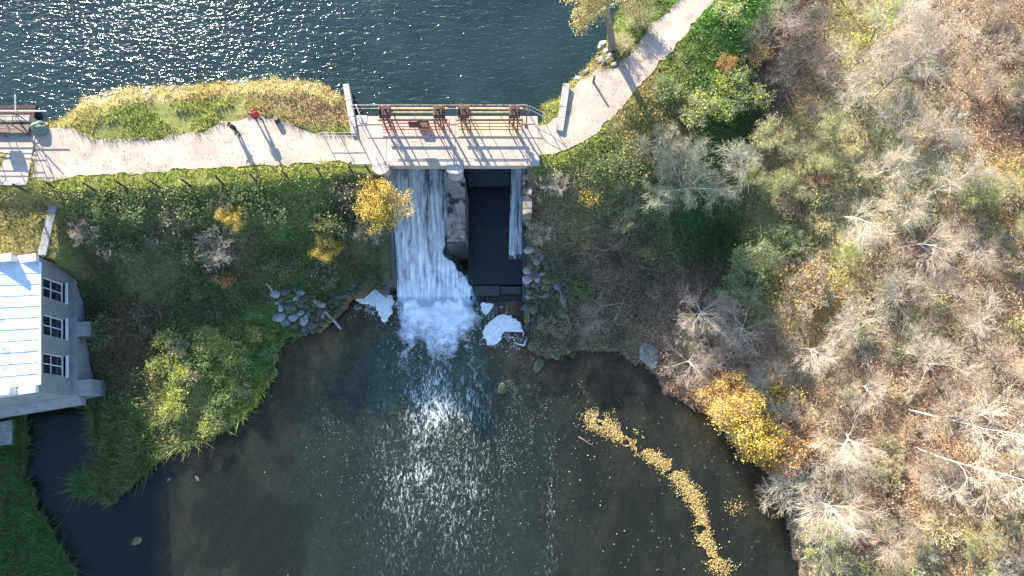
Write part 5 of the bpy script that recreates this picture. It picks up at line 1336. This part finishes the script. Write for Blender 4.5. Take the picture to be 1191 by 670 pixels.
# ------------------------------------------------------------------ things on and in the river
def polyline_scatter(pxs, widths, n, seed):
    gg = np.random.default_rng(seed); p = np.array(pxs, float); s = np.linspace(0, 1, len(p)); t = gg.random(n)
    cx, cy, w = np.interp(t, s, p[:, 0]), np.interp(t, s, p[:, 1]), np.interp(t, s, widths)
    a, bq = gg.normal(size=n) * w, gg.normal(size=n) * w
    qx, qy = cx + a, cy + bq
    keep = fbm(qx * .07, qy * .07, 91, 3) > .385
    return qx[keep], qy[keep]
qx, qy = polyline_scatter([(684, 487), (700, 492), (715, 503), (738, 514), (760, 532), (782, 546), (797, 565), (808, 580), (816, 600), (818, 622), (826, 645), (846, 664)], [6, 7, 4, 6, 4, 5, 4.5, 5.5, 3, 5, 4.5, 8], 11000, 4)
q2x, q2y = polyline_scatter([(845, 585), (862, 594)], [5, 5], 160, 6)
q3x, q3y = np.random.default_rng(9).uniform(640, 900, 300), np.random.default_rng(10).uniform(425, 668, 300)
q4x, q4y = polyline_scatter([(672, 440), (676, 470), (690, 520)], [6, 6, 8], 120, 16)
qx = np.concatenate([qx, q2x, q3x, q4x]); qy = np.concatenate([qy, q2y, q3y, q4y])
pts = np.array([W(a, c, .03) for a, c in zip(qx, qy)]); keep = sd_poly(pts[:, 0], pts[:, 1], RIVER) < -.1; pts = pts[keep]
C = np.column_stack([pts, .025 + .05 * g.random(len(pts))])
V, F = quad_cloud(C, .085, 3, .86)
v_ = g.random((len(C), 1)) ** 2.5
cc = jitter(np.array(srgb(236, 212, 144)) * (1 - v_) + np.array(srgb(150, 104, 60)) * v_, g, .6, 1.15, .06)
tag(link('floating_leaves', np_mesh('floating_leaves', V, F, M['foliage'], np.repeat(cc, 4, 0))), 'drift of yellow fallen leaves floating in a curved band', kind='stuff')
# white flecks: drifting foam, plus sun glints on rough water put in as white
gg = np.random.default_rng(44)
n = 20000
fx_ = gg.normal(508, 74, n); fy_ = 415 + np.abs(gg.normal(0, 125, n))
st_ = fbm((fx_ + (fy_ - 430) * .12) * .075, fy_ * .012, 51, 4); cl_ = fbm(fx_ * .2, fy_ * .2, 57, 2)
near = np.clip(1 - (fy_ - 420) / 240, .0, 1)
keep = (gg.random(n) < np.clip((st_ * .65 + cl_ * .35 - .47 + .06 * near) * 3.2, .012, 1) * (.35 + .65 * near)) & (fy_ < 700)
pts = np.array([W(a, c, .02) for a, c in zip(fx_[keep], fy_[keep])]); pts = pts[sd_poly(pts[:, 0], pts[:, 1], RIVER) < -.1]
C = np.column_stack([pts, np.full(len(pts), .03)]); nn = len(C)
a = gg.normal(.6, .6, nn); l = gg.uniform(.01, .04, nn) * gg.uniform(.5, 1.5, nn); w = gg.uniform(.006, .012, nn)
dx = np.column_stack([np.cos(a), np.sin(a), 0 * a]); dy = np.column_stack([-np.sin(a), np.cos(a), 0 * a])
V = np.stack([C - dx * l[:, None], C + dy * w[:, None], C + dx * l[:, None], C - dy * w[:, None] + np.array([0, 0, .02])], 1).reshape(-1, 3)
F = np.arange(4 * nn).reshape(-1, 4)
cc = jitter(np.array((.74, .78, .82)) * np.ones((nn, 3)), gg, .5, 1.1, .02)
tag(link('foam_and_glint_flecks', np_mesh('foam_and_glint_flecks', V, F, M['foliage'], np.repeat(cc, 4, 0))), 'small white flecks of drifting foam and painted sun glints below the fall', kind='stuff')
# water weed combed by the current
gg = np.random.default_rng(45)
wx = np.concatenate([gg.uniform(225, 350, 6500), gg.uniform(620, 900, 3500)]); wy_ = np.concatenate([gg.uniform(450, 690, 6500), gg.uniform(440, 690, 3500)])
kk = (fbm(wx * .03, wy_ * .03, 63, 3) > .5)
wx, wy_ = wx[kk], wy_[kk]
pts = np.array([W(a, c, -.1) for a, c in zip(wx, wy_)]); pts = pts[sd_poly(pts[:, 0], pts[:, 1], RIVER) < -.3]; nn = len(pts)
a = R(238) + gg.normal(0, .22, nn); l = gg.uniform(.4, 1.3, nn); w = gg.uniform(.02, .05, nn)
C = np.column_stack([pts, gg.uniform(-.22, -.05, nn)])
dx = np.column_stack([np.cos(a), np.sin(a), 0 * a]); dy = np.column_stack([-np.sin(a), np.cos(a), 0 * a])
V = np.stack([C - dy * w[:, None], C + dy * w[:, None], C + dx * l[:, None]], 1).reshape(-1, 3); F = np.arange(3 * nn).reshape(-1, 3)
cc = jitter(np.array(srgb(150, 122, 78)) * np.ones((nn, 3)), gg, .2, 1.3, .08)
tag(link('water_weed', np_mesh('water_weed', V, F, M['foliage'], np.repeat(cc, 3, 0))), 'brown water weed combed along the river bed', kind='stuff')
